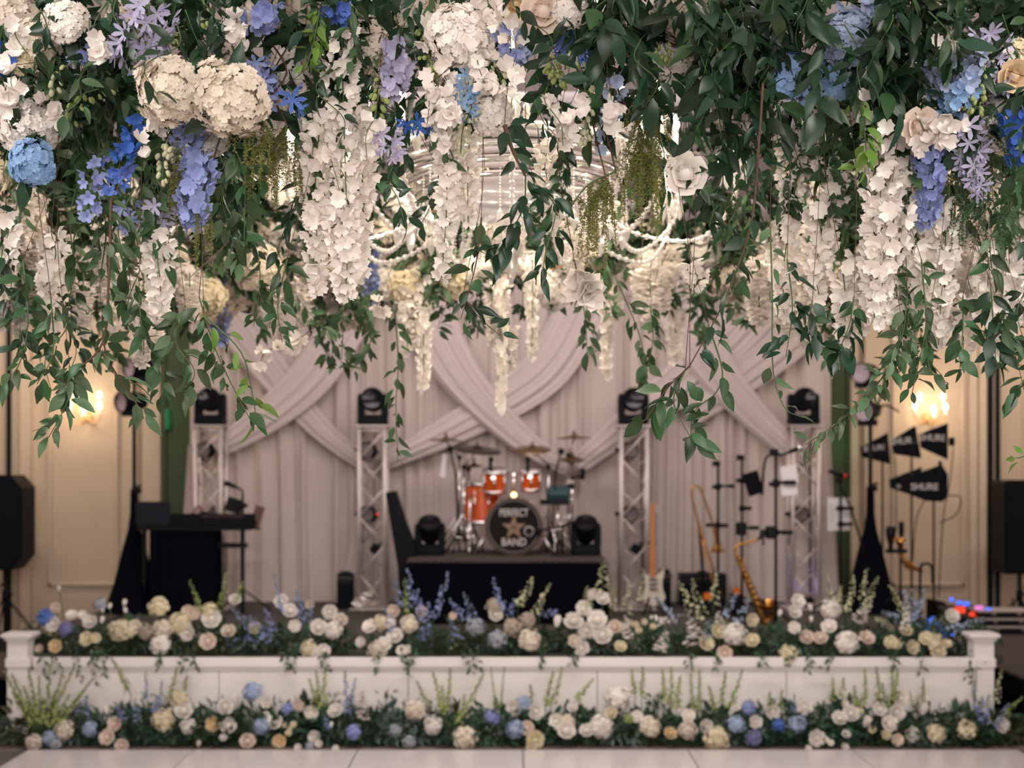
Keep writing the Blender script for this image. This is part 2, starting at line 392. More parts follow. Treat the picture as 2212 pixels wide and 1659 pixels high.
for x in (XL, XR): MB().box((x - .02 * (1 if x > 0 else -1), (Y0 + 14.75) / 2, ZS / 2 - .03), (0.03, 14.75 - Y0 - .2, ZS - 0.06)).build('side_panel', M_STAGE, st)
for px in (45, 2118):
    x = (px - 1106) / 295
    p_ = MB().box((x, Y0, 0.37), (0.145, 0.15, 0.74)).build('post', M_STAGE, st)
    MB().box((x, Y0, 0.775), (0.22, 0.22, 0.028), bev=0.008).box((x, Y0, 0.75), (0.18, 0.18, 0.025), bev=0.006).build('cap', M_STAGE, p_)
    MB().box((x, Y0, 0.575), (0.175, 0.175, 0.065), bev=0.008).build('collar', M_STAGE, p_)
    MB().box((x, Y0, 0.06), (0.18, 0.18, 0.12), bev=0.01).build('foot', M_STAGE, p_)
def pleat_skirt(x0, x1, y0, y1, z0, z1, amp=0.012, wl=0.07):
    m_ = MB(); pts = []
    def seg(a, b):
        L = (V(b) - V(a)).length; n = max(6, int(L / wl * 4)); nrm = V((b[1] - a[1], a[0] - b[0])).normalized()
        for i in range(n):
            t = i / n; o = amp * math.sin(t * L / wl * 2 * PI) * (1 + .4 * math.sin(t * 11))
            pts.append((a[0] + (b[0] - a[0]) * t + nrm[0] * o, a[1] + (b[1] - a[1]) * t + nrm[1] * o))
    seg((x0, y0), (x1, y0)); seg((x1, y0), (x1, y1)); seg((x1, y1), (x0, y1)); seg((x0, y1), (x0, y0))
    n = len(pts); cx, cy = (x0 + x1) / 2, (y0 + y1) / 2
    vs = [(cx + (p[0] - cx) * 1.02, cy + (p[1] - cy) * 1.02, z0) for p in pts] + [(p[0], p[1], z1) for p in pts]
    m_.add(vs, [(i, (i + 1) % n, n + (i + 1) % n, n + i) for i in range(n)]); return m_
M_RTOP = mat('riser_top', (0.055, 0.042, 0.036), 0.8)
def riser(name, label, x0, x1, y0, y1, z0, z1):
    t = thing(name, label, 'platform', ((x0 + x1) / 2, y0, z0))
    pleat_skirt(x0, x1, y0, y1, z0 + .002, z1 - .015).build('skirt', M_BLACKCLOTH, t, True)
    MB().box(((x0 + x1) / 2, (y0 + y1) / 2, z1 - 0.012), (x1 - x0 + .02, y1 - y0 + .02, 0.024), bev=0.006).build('top', M_RTOP, t)
    return t
ZR = 1.173
riser('drum_riser', 'black-skirted riser carrying the orange drum kit', -0.92, 0.83, 12.54, 14.05, ZS, ZR)
riser('side_platform', 'black-skirted low platform against the left stage post', -4.75, -3.80, 10.62, 11.9, 0, 0.44)
riser('side_platform', 'black-skirted low platform against the right stage post, carrying the antenna stands', 3.80, 4.95, 10.62, 14.25, 0, 0.44)
ZW = 0.44                                   # top of the lower side wings
for k_ in range(3):
    z = ZW + .004 + k_ * .068; yy = 13.36 + k_ * .05
    fc = thing('flight_case', ['bottom', 'middle', 'top'][k_] + ' flat black equipment case with pale edging, of the stack near the right speaker', 'case', (4.62, yy, z))
    MB().box((4.62, yy, z + .031), (.50, .34, .05)).build('body', M_BLACK, fc)
    MB().box((4.62, yy, z + .060), (.52, .36, .012), bev=.003).build('lid_edge', mat('case_edge', (.42, .36, .34), .7), fc)
    for e in (-1, 1): MB().box((4.62 + e * .12, yy - .175, z + .04), (.04, .012, .03)).build('latch', M_CHROME, fc)
# ------------------------------------------------------------------ drapes
DD = 14.42; SD = FPX / DD
def dx_(px): return (px - 1106) / SD
def dz_(py): return CH - (py - 1000) / SD
edges = [415, 640, 806, 1010, 1200, 1368, 1560, 1790]
for k in range(len(edges) - 1):
    x0, x1 = dx_(edges[k]) - .03, dx_(edges[k + 1]) + .03
    m_ = MB(); nx = int((x1 - x0) / 0.012); nz = 14; zt = 3.90
    ph = random.uniform(0, 9)
    for j in range(nz + 1):
        z = ZS + 0.012 + (zt - ZS - .012) * j / nz
        for i in range(nx + 1):
            x = x0 + (x1 - x0) * i / nx
            u = x * 31 + 2.4 * math.sin(x * 5.3 + ph) + 1.1 * math.sin(x * 13 + ph * 2) + .3 * math.sin(z * 2 + x * 4)
            amp = 0.028 * (1 + .5 * math.sin(x * 3.1 + ph)) * (1 - .25 * j / nz)
            fl = 0
            if k == 0: fl = -0.16 * max(0, 1 - (z - ZS) / 1.6) ** 1.5 * max(0, 1 - (x - x0) / .5)
            if k == len(edges) - 2: fl = 0.09 * max(0, 1 - (z - ZS) / 1.6) * max(0, 1 - (x1 - x) / .5)
            y = DD + 0.05 + amp * math.sin(u) + .012 * math.sin(u * 2.3 + 1) - (.03 if k % 2 else 0)
            m_.v.append(V((x + fl, y, z)))
    for j in range(nz):
        for i in range(nx):
            a = j * (nx + 1) + i; m_.f.append((a, a + 1, a + nx + 2, a + nx + 1))
    nm = ['beside the left doorway', 'behind the keyboard table truss', 'left of the drum kit', 'behind the floor tom', 'behind the right cymbals', 'behind the white electric guitar', 'behind the saxophone'][k]
    o = m_.build('backdrop_curtain', M_DRAPE, None, True)
    tag(o, 'pleated ivory backdrop drape panel ' + nm, 'curtain', 'backdrop drape panels')
def swag(pts, w0, w1, label, yo=0.0, ends=True):
    (a, b), (c, e) = pts[0], pts[1]; f = (b - 603) / max(30, e - b); pts = [(a + (a - c) * f, 603)] + pts
    c = catmull([V((dx_(a), 0, dz_(b))) for a, b in pts], 12); m_ = MB(); nv = 44; K = len(c)
    for k, p in enumerate(c):
        t = k / (K - 1); d = (c[min(k + 1, K - 1)] - c[max(k - 1, 0)]).normalized(); nr = V((-d.z, 0, d.x))
        wd = w0 + (w1 - w0) * (t ** 1.2)
        for i in range(nv + 1):
            v = i / nv - .5
            off = 0.012 * math.sin(v * 50 + 1.5 * math.sin(v * 9 + t * 2)) * (wd / .45) + .01 * math.sin(v * 23 + t)
            y = DD - 0.06 - yo + off - 0.05 * math.cos(v * PI) * (1 if wd < .3 else .7)
            q = p + nr * (v * wd); m_.v.append(V((q.x, y, q.z - .10 * math.sin(t * PI) * (.3 + v))))
    for k in range(K - 1):
        for i in range(nv):
            a = k * (nv + 1) + i; m_.f.append((a, a + 1, a + nv + 2, a + nv + 1))
    o = m_.build('fabric_swag', M_SWAG, None, True)
    md = o.modifiers.new('thickness', 'SOLIDIFY'); md.thickness = 0.004
    tag(o, label, 'drape swag', 'crossed drape swags')
swag([(470, 640), (590, 800), (690, 920), (800, 1012)], .62, .16, 'sheer swag falling from the left drape edge to the truss beside the riser', .02)
swag([(770, 650), (690, 790), (590, 890), (470, 975)], .55, .18, 'sheer swag falling towards the truss behind the keyboard table', .10)
swag([(900, 620), (990, 800), (1120, 940), (1235, 1020)], .72, .16, 'sheer swag crossing over behind the left cymbals of the drum kit', .10)
swag([(1265, 640), (1180, 790), (1020, 900), (830, 1000)], .60, .16, 'sheer swag crossing behind the drum kit towards the truss by the black case', .02)
swag([(1600, 690), (1490, 800), (1370, 900), (1240, 1010)], .52, .18, 'sheer swag falling to the right side of the drum kit behind the guitar truss', .02)
swag([(1440, 630), (1530, 780), (1620, 890), (1730, 1000)], .70, .20, 'sheer swag falling to the truss beside the right doorway', .10)
swag([(1760, 660), (1700, 730), (1600, 810), (1480, 900)], .40, .26, 'narrow sheer swag behind the three microphone stands', .03)
def tail(px, py, w0, w1, lean, label):
    m_ = MB(); z0 = ZS + .015; z1 = dz_(py); n = 30; K = 14; x = dx_(px)
    for k in range(K + 1):
        t = k / K; z = z1 + (z0 - z1) * t; wd = w0 + (w1 - w0) * t
        for i in range(n + 1):
            v = i / n - .5
            m_.v.append(V((x + lean * t + v * wd, DD - .10 + .022 * math.sin(v * 32) * (.4 + .6 * t) - .03 * math.cos(v * PI), z)))
    for k in range(K):
        for i in range(n):
            a = k * (n + 1) + i; m_.f.append((a, a + 1, a + n + 2, a + n + 1))
    tag(m_.build('gathered_curtain', M_SWAG, None, True), label, 'drape tail', 'gathered drape tails')
tail(418, 960, .06, .24, -.02, 'gathered drape tail hanging at the left drape edge behind the laptop')
tail(800, 1005, .10, .30, -.16, 'gathered drape tail flaring down beside the black speaker box')
tail(1770, 985, .10, .26, .04, 'gathered drape tail hanging at the right drape edge by the sheet stand')
# ------------------------------------------------------------------ trusses and lights
def moving_head(c, label, tilt=0.0, k=1.0, group='moving head lights'):
    t = thing('moving_head_light', label, 'stage light', c, group)
    MB().box(c + V((0, 0, .045 * k)), (.29 * k, .24 * k, .07 * k), bev=.02).box(c + V((0, 0, .09 * k)), (.2 * k, .17 * k, .03 * k), bev=.01).build('base', M_BLACKPL, t)
    for sx in (-1, 1):
        m_ = MB(); m_.prism([(-.045 * k, -.02 * k), (.045 * k, -.02 * k), (.045 * k, .17 * k), (.03 * k, .21 * k), (-.03 * k, .21 * k), (-.045 * k, .17 * k)], -.06 * k, .06 * k)
        for i, p in enumerate(m_.v): m_.v[i] = c + V((sx * .116 * k + p.x * .75, p.y, .10 * k + p.z))
        m_.build('yoke_arm', M_BLACKPL, t)
    hc = c + V((0, -.01, .245 * k)); ax = V((0, -math.cos(tilt), math.sin(tilt)))
    h = MB().lathe([(0, -.13 * k), (.075 * k, -.125 * k), (.105 * k, -.07 * k), (.112 * k, 0), (.118 * k, .07 * k), (.112 * k, .105 * k), (.095 * k, .11 * k)], hc, ax, 20).build('head', M_BLACKPL, t, True)
    MB().lathe([(0.0, .085 * k), (.06 * k, .09 * k), (.096 * k, .10 * k)], hc, ax, 20).build('lens', M_LENS, h, True)
    return t
def par(c, label, ax=(0, -1, 0), r=.075, group='truss par lights', led=None):
    t = thing('par_light', label, 'stage light', c, group); ax = V(ax).normalized()
    MB().lathe([(0, -.09), (r * .7, -.085), (r * .95, -.03), (r, .03), (r, .07), (r * .9, .072)], c, ax, 16).build('housing', M_BLACKPL, t, True)
    MB().lathe([(0, .05), (r * .9, .06)], c, ax, 16).build('lens', mat('grey_lens', (.16, .13, .13), .25, spec=.6), t, True)
    sd = ax.cross(V((0, 0, 1))).normalized()
    MB().tube(catmull([c + sd * r * 1.1, c + sd * r * 1.1 + V((0, 0, -.03)), c + V((0, 0, -r * 1.35)), c - sd * r * 1.1 + V((0, 0, -.03)), c - sd * r * 1.1], 5), .008, 5).build('yoke', M_BLACK, t, True)
    MB().box(c + sd * (r * 1.1 + .025), (.05, .03, .04)).build('clamp', M_BLACK, t)
    if led: MB().ball(c - sd * (r + .02) + ax * .03, .012).build('indicator', LED[led], t)
    return t
def truss(px, label):
    s = 220; d = FPX / s; x = (px - 1106) / s; z1 = 2.385; h = .125
    t = thing('truss_tower', label, 'truss', (x, d, ZS))
    MB().box((x, d, ZS + .006), (.42, .42, .012)).build('base_plate', M_ALU, t)
    MB().box((x, d, z1 + .006), (.32, .32, .012)).build('top_plate', M_ALU, t)
    for a in (-1, 1):
        for b in (-1, 1): MB().cyl((x + a * h, d + b * h, ZS + .012), (x + a * h, d + b * h, z1), .021, n=10).build('chord', M_ALU, t, True)
    n = 6
    for side in range(4):
        m_ = MB()
        for i in range(n):
            za = ZS + .06 + (z1 - ZS - .1) * i / n; zb = ZS + .06 + (z1 - ZS - .1) * (i + 1) / n; sg = 1 if (i + side) % 2 else -1
            if side < 2:
                y = d + (h if side else -h); a, b = (x - h * sg, y, za), (x + h * sg, y, zb)
            else:
                xx = x + (h if side == 3 else -h); a, b = (xx, d - h * sg, za), (xx, d + h * sg, zb)
            MB().cyl(a, b, .0095, n=6).build('brace', M_ALU, t, True)
        for z in (ZS + .05, z1 - .04):
            if side < 2: MB().cyl((x - h, d + (h if side else -h), z), (x + h, d + (h if side else -h), z), .0095, n=6).build('brace', M_ALU, t, True)
    return x, d, z1 + .012
for px, nm in ((455, 'behind the keyboard table'), (806, 'beside the leaning black case'), (1368, 'beside the white electric guitar'), (1735, 'beside the right doorway')):
    x, d, z = truss(px, 'silver box truss tower standing ' + nm)
    moving_head(V((x, d, z)), 'black moving head light on top of the truss ' + nm, tilt=.15)
    MB().cyl((x + .105, d + .16, ZS + .02), (x + .10, d + .15, z - .1), .012, n=6).build('power_cable', M_BLACK, None, True)
    o = bpy.context.scene.objects[-1] if False else COL.objects[-1]
    tag(o, 'black power cable running up the truss ' + nm, 'cable', 'truss cables')
    for zz, yy, q in ((972, -.02, 0), (1110, .0, 1)):
        if px == 455 and q: continue
        if px == 1735 and not q: continue
        par(P(px - 10, zz, d), ('upper' if not q else 'lower') + ' round par light clamped inside the truss ' + nm, (-.25 if px < 1000 else .25, -1, .0), .082, led=('red' if (px == 806 and q) else None))
    if px in (806, 1368):
        c = P(px + 5, 1186, d); t = thing('pinspot', 'small black pinspot low inside the truss ' + nm, 'stage light', c, 'truss pinspots')
        MB().box(c, (.09, .12, .09), Matrix.Translation(c) @ Matrix.Rotation(.6, 4, 'Y') @ Matrix.Translation(-c), bev=.015).build('housing', M_BLACKPL, t)
        MB().cyl(c + V((.03, 0, .03)), c + V((.09, .05, .09)), .012).build('clamp', M_BLACK, t)
c = S(1737, 1290, 220); t = thing('uplight', 'flat black uplight on the deck inside the right doorway truss', 'stage light', (c.x, c.y - .02, ZS))
MB().prism([(-.09, 0), (.09, 0), (.075, .09), (-.06, .09)], -.08, .08, Matrix.Translation((c.x, c.y - .02, ZS + .012))).build('housing', M_BLACKPL, t)
MB().box((c.x, c.y - .02, ZS + .106), (.10, .12, .008)).build('lens', M_LENS, t)
point('uplight_lamp', (c.x, c.y - .02, ZS + .16), .45, (.3, .3, 1.0), .04)
point('green_exit_glow', (wx(372), DW - .18, wz(900)), 0.10, (.05, 1.0, .25), .03)
MB().box((wx(366), DW - .09, wz(905)), (.05, .05, .22), bev=.01).build('door_indicator', LED['green'])
tag(COL.objects[-1], 'small green lit indicator on the dark doorway beside the left drape edge', 'light')
point('green_door_glow', (wx(1812), DW - .25, wz(960)), 0.30, (.15, 1.0, .3), .06)
# light stands with black stretch scrims
def light_stand(px, ytop, ycol, label, heads):
    s = 226; b = S(px, 1000, s); b.z = ZS
    t = thing('light_stand', label, 'light stand', b)
    zt = CH - (ytop - 1000) / s
    MB().cyl(b + V((0, 0, .3)), (b.x, b.y, zt), .020, n=10).build('pole', M_BLACK, t, True)
    zc = CH - (ycol - 1000) / s
    prof = [(.30, 0), (.255, .08), (.19, .27), (.115, .58), (.06, .78), (.040, .93), (.036, zc - ZS)]
    MB().lathe(prof, b + V((0, 0, .006)), (0, 0, 1), 18).build('scrim', M_BLACKCLOTH, t, True)
    MB().box((b.x + .02, b.y, zc), (.09, .06, .05), bev=.01).build('collar', M_BLACK, t)
    MB().cyl((b.x - .02, b.y, zc + .02), (b.x + .07, b.y, zc + .05), .012).build('knob', M_BLACK, t)
    for (x, y, sg) in heads:
        c = S(x, y, s); c.y = b.y - .06
        ax = V((-sg * .8, -1, -.1)).normalized()
        h = MB().lathe([(0, -.15), (.075, -.145), (.088, -.05), (.092, .10), (.10, .12), (.096, .125)], c, ax, 18).build('lamp_head', M_BLACKPL, t, True)
        MB().lathe([(0, .09), (.09, .105)], c, ax, 18).build('lens', mat('pale_lens', (.45, .36, .40), .2, spec=.6), h, True)
        MB().box(c + V((0, .03, -.11)), (.16, .16, .06), bev=.01).build('bracket', M_BLACK, t)
        for k in (-1, 1): MB().box(c + V((k * .10, 0, .03)), (.05, .10, .012)).build('barn_door', M_BLACK, t)
    return t
light_stand(290, 785, 1060, 'tall black light stand in a stretch scrim beside the laptop table', ((286, 868, 1), (303, 795, 1)))
light_stand(1880, 790, 1055, 'tall black light stand in a stretch scrim beside the antenna paddles', ((1872, 888, 1), (1866, 806, 1)))
MB().tube(catmull([S(1872, 900, 226), S(1902, 860, 226), S(1912, 800, 226), S(1905, 770, 226)], 6), .012, 6).build('power_cable', M_BLACK, None, True)
tag(COL.objects[-1], 'black cable looping up beside the antenna-side light stand', 'cable')
MB().tube(catmull([S(1880, 880, 226), S(1915, 876, 226), S(1942, 890, 226)], 6), .010, 6).build('support_bracket', M_BLACK, None, True)
tag(COL.objects[-1], 'thin black bracket arm poking out from the antenna-side light stand', 'bracket')
# ------------------------------------------------------------------ speakers on stands
def speaker(px0, px1, py0, py1, flip, label):
    s = 210; d = FPX / s; a = S(px0, py0, s); b = S(px1, py1, s); cx = (a.x + b.x) / 2; w_ = b.x - a.x
    t = thing('speaker', label, 'speaker', (cx, d, b.z)); h = a.z - b.z
    k = .115
    if flip: poly = [(-w_ / 2, .02), (-w_ / 2 + .02, 0), (w_ / 2, 0), (w_ / 2, h), (-w_ / 2 + .03, h), (-w_ / 2, h - .03)]
    else: poly = [(-w_ / 2, 0), (w_ / 2 - k, 0), (w_ / 2, .14), (w_ / 2, h - .13), (w_ / 2 - k, h), (-w_ / 2, h)]
    MB().prism(poly, -.2, .2, Matrix.Translation((cx, d, b.z))).build('cabinet', M_BLACKPL, t)
    pg = [(x * .9, .03 + z * (h - .06) / h) for x, z in poly]
    MB().prism(pg, -.215, -.195, Matrix.Translation((cx, d, b.z))).build('grille', M_GRILLE, t)
    MB().box((cx, d - .217, b.z + h * .47), (w_ * .86, .006, .012)).build('grille_bar', M_BLACK, t)
    tt = thing('speaker_stand', label.replace('speaker', 'tripod stand under the speaker').replace('large ', ''), 'speaker stand', (cx, d, 0))
    MB().cyl((cx, d, .25), (cx, d, b.z), .019, n=10).build('pole', M_BLACK, tt, True)
    MB().cyl((cx, d, .62), (cx, d, .72), .034).build('collar', M_BLACK, tt, True)
    MB().cyl((cx, d, .68), (cx + .08, d, .68), .012).build('knob', M_BLACK, tt, True)
    for i in range(3):
        an = .6 + i * 2 * PI / 3; e = V((cx + .5 * math.cos(an), d + .5 * math.sin(an), .012))
        l = MB().cyl((cx, d, .66), e, .012, n=8).build('leg', M_BLACK, tt, True)
        MB().ball(e, .02).build('foot', M_BLACKPL, l)
        MB().cyl((cx, d, .28), V((cx, d, .66)).lerp(e, .55), .008, n=6).build('brace', M_BLACK, tt, True)
    return cx, d
speaker(-40, 62, 1026, 1229, False, 'large black speaker with angled corner beside the left stage end')
speaker(2155, 2250, 1037, 1237, True, 'large black speaker with rounded corner beside the right stage end')
m_ = MB(); m_.box(S(2186, 1330, 212), (.10, .08, .22), bev=.03); t = thing('cable_bag', 'dark grey bag hanging from the right speaker stand', 'bag', S(2186, 1350, 212))
m_.build('pouch', mat('dark_grey_cloth', (.05, .045, .045), .9), t); MB().tube([S(2186, 1310, 212), S(2187, 1290, 212)], .006).build('strap', M_BLACK, t)
# ------------------------------------------------------------------ keyboard table corner
s = 228; d = FPX / s
b = S(405, 1150, s); t = thing('keyboard_table', 'black table with black front cloth under the keyboard and laptop', 'table', (b.x, d, ZS))
zt = CH - 137 / s
MB().box((S(428, 0, s).x, d, zt - .015), (1.06, .42, .03), bev=.006).build('tabletop', M_BLACK, t)
pleat_skirt(S(334, 0, s).x, S(471, 0, s).x, d - .19, d + .19, ZS + .003, zt - .03, .006, .09).build('front_cloth', M_BLACKCLOTH, t, True)
for px in (312, 524):
    MB().box((S(px, 0, s).x, d, (ZS + zt) / 2 - .015), (.035, .05, zt - ZS - .03)).build('leg', M_BLACK, t)
MB().box((S(498, 0, s).x, d, CH - 178 / s), (.32, .04, .045)).build('stretcher', M_BLACK, t)
k = thing('keyboard', 'long black keyboard lying on the black table', 'keyboard', (S(470, 0, s).x, d, zt))
MB().box((S(465, 0, s).x, d - .02, zt + .03), (.78, .28, .055), bev=.01).build('body', M_BLACKPL, k)
kx0 = S(465, 0, s).x - .35
wk = MB().box((0, 0, 0), (.022, .13, .012)).mesh('key', M_WHITE, False)
for i in range(30): part('key', wk, k, Matrix.Translation(V((kx0 + .0235 * i, d + .06, zt + .064)) - k.location))
MB().box((kx0 + .35, d - .13, zt + .075), (.80, .03, .10), bev=.008).build('back_panel', M_BLACKPL, k)
MB().box((kx0 + .45, d - .148, zt + .10), (.40, .004, .02)).build('control_strip', mat('red_strip', (.035, .012, .012), .5), k)
lp = thing('laptop', 'open dark laptop seen from behind at the table end', 'laptop', (S(340, 0, s).x, d, zt))
MB().box((S(340, 0, s).x, d - .02, zt + .01), (.33, .24, .018), bev=.005).build('base', M_BLACKPL, lp)
MB().box((0, 0, .115), (.325, .010, .225), Matrix.Translation((S(340, 0, s).x, d - .14, zt + .015)) @ Matrix.Rotation(.15, 4, 'X'), bev=.004).build('screen', mat('laptop_lid', (.012, .014, .022), .4), lp)
hp = thing('headphones', 'dark headphones with reddish band on the keyboard', 'headphones', S(437, 1114, s))
MB().lathe([(0, 0), (.035, .005), (.035, .03), (0, .035)], S(417, 1116, s), (0, 0, 1), 12).build('ear_cup', M_BLACK, hp, True)
MB().lathe([(0, 0), (.035, .005), (.035, .03), (0, .035)], S(440, 1112, s), (0, 0, 1), 12).build('ear_cup', M_BLACK, hp, True)
MB().tube(catmull([S(417, 1112, s), S(424, 1096, s), S(434, 1096, s), S(440, 1108, s)], 5), .010).build('band', mat('red_band', (.22, .05, .035), .5), hp, True)
wd_ = thing('sheet_wedge', 'dark folded booklet standing on the keyboard beside the headphones', 'booklet', S(457, 1130, s))
MB().prism([(-.07, 0), (.09, 0), (.05, .13), (.03, .13)], -.02, .02, Matrix.Translation(S(452, 1122, s))).build('cover', mat('dark_card', (.07, .05, .045), .7), wd_)
tb = thing('tablet', 'reddish brown tablet leaning at the end of the keyboard', 'tablet', S(550, 1140, s))
MB().box((0, 0, .11), (.09, .012, .22), Matrix.Translation(S(548, 1141, s)) @ Matrix.Rotation(.30, 4, 'Y'), bev=.004).build('cover', M_BROWN, tb)
MB().box(S(546, 1142, s), (.14, .12, .014)).build('holder', M_BLACK, tb)
# ------------------------------------------------------------------ stands
def tripod(t, c, z0, r=.28, h=.22):
    for i in range(3):
        a = .5 + i * 2 * PI / 3; MB().cyl((c.x, c.y, z0 + h), (c.x + r * math.cos(a), c.y + r * math.sin(a), z0 + .010), .009, n=6).build('leg', M_BLACK, t, True)
def mic_stand(px, ytop, s, label, clamps=(), boom=None, head=True, round_base=False, z0=None):
    b = S(px, 0, s); z0 = ZS if z0 is None else z0; zt = CH - (ytop - 1000) / s
    t = thing('microphone_stand', label, 'stand', (b.x, b.y, z0))
    MB().cyl((b.x, b.y, z0 + .02), (b.x, b.y, zt), .0125, n=8).build('pole', M_BLACK, t, True)
    if round_base: MB().lathe([(0, .03), (.03, .03), (.13, .012), (.135, 0), (0, 0)], (b.x, b.y, z0), (0, 0, 1), 18).build('base', M_BLACK, t, True)
    else: tripod(t, b, z0)
    if head:
        MB().box((b.x - .015, b.y, zt + .015), (.07, .05, .05), bev=.012).build('head_clip', M_BLACK, t)
    for (x, y, wd, kind) in clamps:
        c = S(x, y, s); c.y = b.y - .02
        if kind == 'arm':
            MB().cyl((b.x, b.y, c.z), (c.x, c.y, c.z), .012, n=7).build('clamp_arm', M_BLACK, t, True)
            MB().box(c, (wd, .04, .035), bev=.008).build('clamp', M_BLACK, t)
            MB().ball((b.x, b.y, c.z), .034, 8).build('clamp_joint', M_BLACK, t, True)
        elif kind == 'box': MB().box(c, (wd, .08, wd * 1.3), bev=.012).build('control_box', M_BLACK, t)
        elif kind == 'cup':
            MB().cyl((b.x, b.y, c.z), (c.x, c.y, c.z), .012, n=7).build('clamp_arm', M_BLACK, t, True)
            MB().lathe([(.032, -.02), (.03, .03), (.026, .03), (.026, -.01)], c, (0, 0, 1), 12).build('cup_holder', M_BLACK, t, True)
            MB().cyl(c + V((0, 0, -.10)), c, .008).build('hook', M_BLACK, t)
    if boom:
        pts = [S(x, y, s) for x, y in boom]
        MB().tube(catmull(pts, 5), .011, 7).build('boom', M_BLACK, t, True)
    return t
mic_stand(1551, 1005, 238, 'black microphone stand beside the trombone', ((1580, 1050, .05, 'arm'), (1545, 1052, .06, 'arm'), (1560, 1135, .10, 'arm'), (1530, 1134, .05, 'arm')))
mic_stand(1603, 992, 238, 'black microphone stand holding a black tablet', ((1612, 1098, .09, 'arm'), (1596, 1038, .06, 'arm'), (1628, 1140, .09, 'arm'), (1600, 1142, .09, 'box')), head=True)
tb = thing('tablet', 'black tablet clipped to the microphone stand', 'tablet', S(1625, 1044, 240))
MB().box((0, 0, 0), (.15, .014, .21), Matrix.Translation(S(1627, 1044, 240)) @ Matrix.Rotation(-.30, 4, 'Y') @ Matrix.Rotation(.2, 4, 'Z'), bev=.005).build('body', M_BLACKPL, tb)
MB().box((0, .008, 0), (.13, .004, .19), Matrix.Translation(S(1627, 1044, 240)) @ Matrix.Rotation(-.30, 4, 'Y') @ Matrix.Rotation(.2, 4, 'Z')).build('screen', M_LENS, tb)
mic_stand(1676, 980, 262, 'tall black microphone stand standing nearest the stage edge flowers', ((1705, 1042, .10, 'arm'), (1672, 1046, .09, 'arm'), (1664, 1150, .08, 'box'), (1698, 1150, .10, 'arm'), (1648, 1152, .05, 'cup')),
          boom=[(1646, 1070), (1650, 1010), (1660, 984), (1690, 982), (1712, 974)])
sh = thing('sheet_music', 'white sheets of music clipped to the tall microphone stand', 'sheet music', S(1705, 1042, 256))
for k_, (y, h) in enumerate(((1025, .145), (1058, .09))):
    MB().box((0, 0, 0), (.135, .004, h), Matrix.Translation(S(1705, y, 261.8)) @ Matrix.Rotation(-.13, 4, 'Y')).build('sheet', M_WHITE, sh)
b_ = thing('microphone', 'black microphone on the tall microphone stand with warm glint', 'microphone', S(1718, 972, 262))
MB().cyl(S(1705, 976, 262), S(1722, 970, 262), .017, .02, 10).build('body', M_BLACK, b_, True)
MB().ball(S(1728, 968, 262), .026, 10).build('grille', M_CHROME, b_, True)
# sheet stand by the doorway
mic_stand(1816, 1040, 228, 'thin black stand with a white board beside the green-lit doorway', ((1824, 1098, .17, 'arm'), (1826, 1132, .13, 'arm')), boom=[(1812, 1045), (1835, 1090), (1872, 1210)])
wb = thing('white_board', 'white board with two black clamps on the thin stand', 'board', S(1812, 1112, 226))
MB().box(S(1812, 1111, 226), (.215, .008, .315), bev=.003).build('sheet', M_WHITE, wb)
for x_, yy, ww in ((1795, 1108, .03),):
    MB().box(S(x_, yy, 226) + V((0, -.008, 0)), (ww, .006, .18)).build('printed_bar', M_PRINT, wb)
mc = thing('microphone', 'slanted black microphone with a red ring beside the green-lit doorway', 'microphone', S(1812, 1024, 228))
MB().cyl(S(1790, 1017, 228), S(1822, 1028, 228), .018, .022, 10).build('body', M_BLACK, mc, True)
MB().cyl(S(1822, 1028, 228), S(1827, 1029.5, 228), .025, n=12).build('ring', mat('red_ring', (.6, .03, .02), .4), mc, True)
MB().cyl(S(1827, 1029.5, 228), S(1835, 1031, 228), .024, .012, 12).build('grille', M_BLACK, mc, True)
# boom and music stand by the keyboard
mic_stand(524, 1062, 226, 'black boom stand rising behind the keyboard', ((530, 1092, .05, 'arm'),), boom=[(524, 1060), (508, 1050), (490, 1040)], head=False)
mc = thing('microphone', 'black microphone on the boom behind the keyboard', 'microphone', S(494, 1047, 226))
MB().cyl(S(510, 1053, 226), S(492, 1046, 226), .015, .022, 10).ball(S(489, 1045, 226), .026, 8).build('body', M_BLACK, mc, True)
ms = thing('music_desk', 'black tilted music desk clipped beside the keyboard boom', 'music stand', S(506, 1092, 224))
MB().box((0, 0, 0), (.16, .012, .13), Matrix.Translation(S(506, 1091, 224)) @ Matrix.Rotation(.28, 4, 'Y'), bev=.004).build('desk', M_BLACK, ms)
MB().box((0, -.02, -.065), (.16, .05, .01), Matrix.Translation(S(506, 1091, 224)) @ Matrix.Rotation(.28, 4, 'Y')).build('lip', M_BLACK, ms)
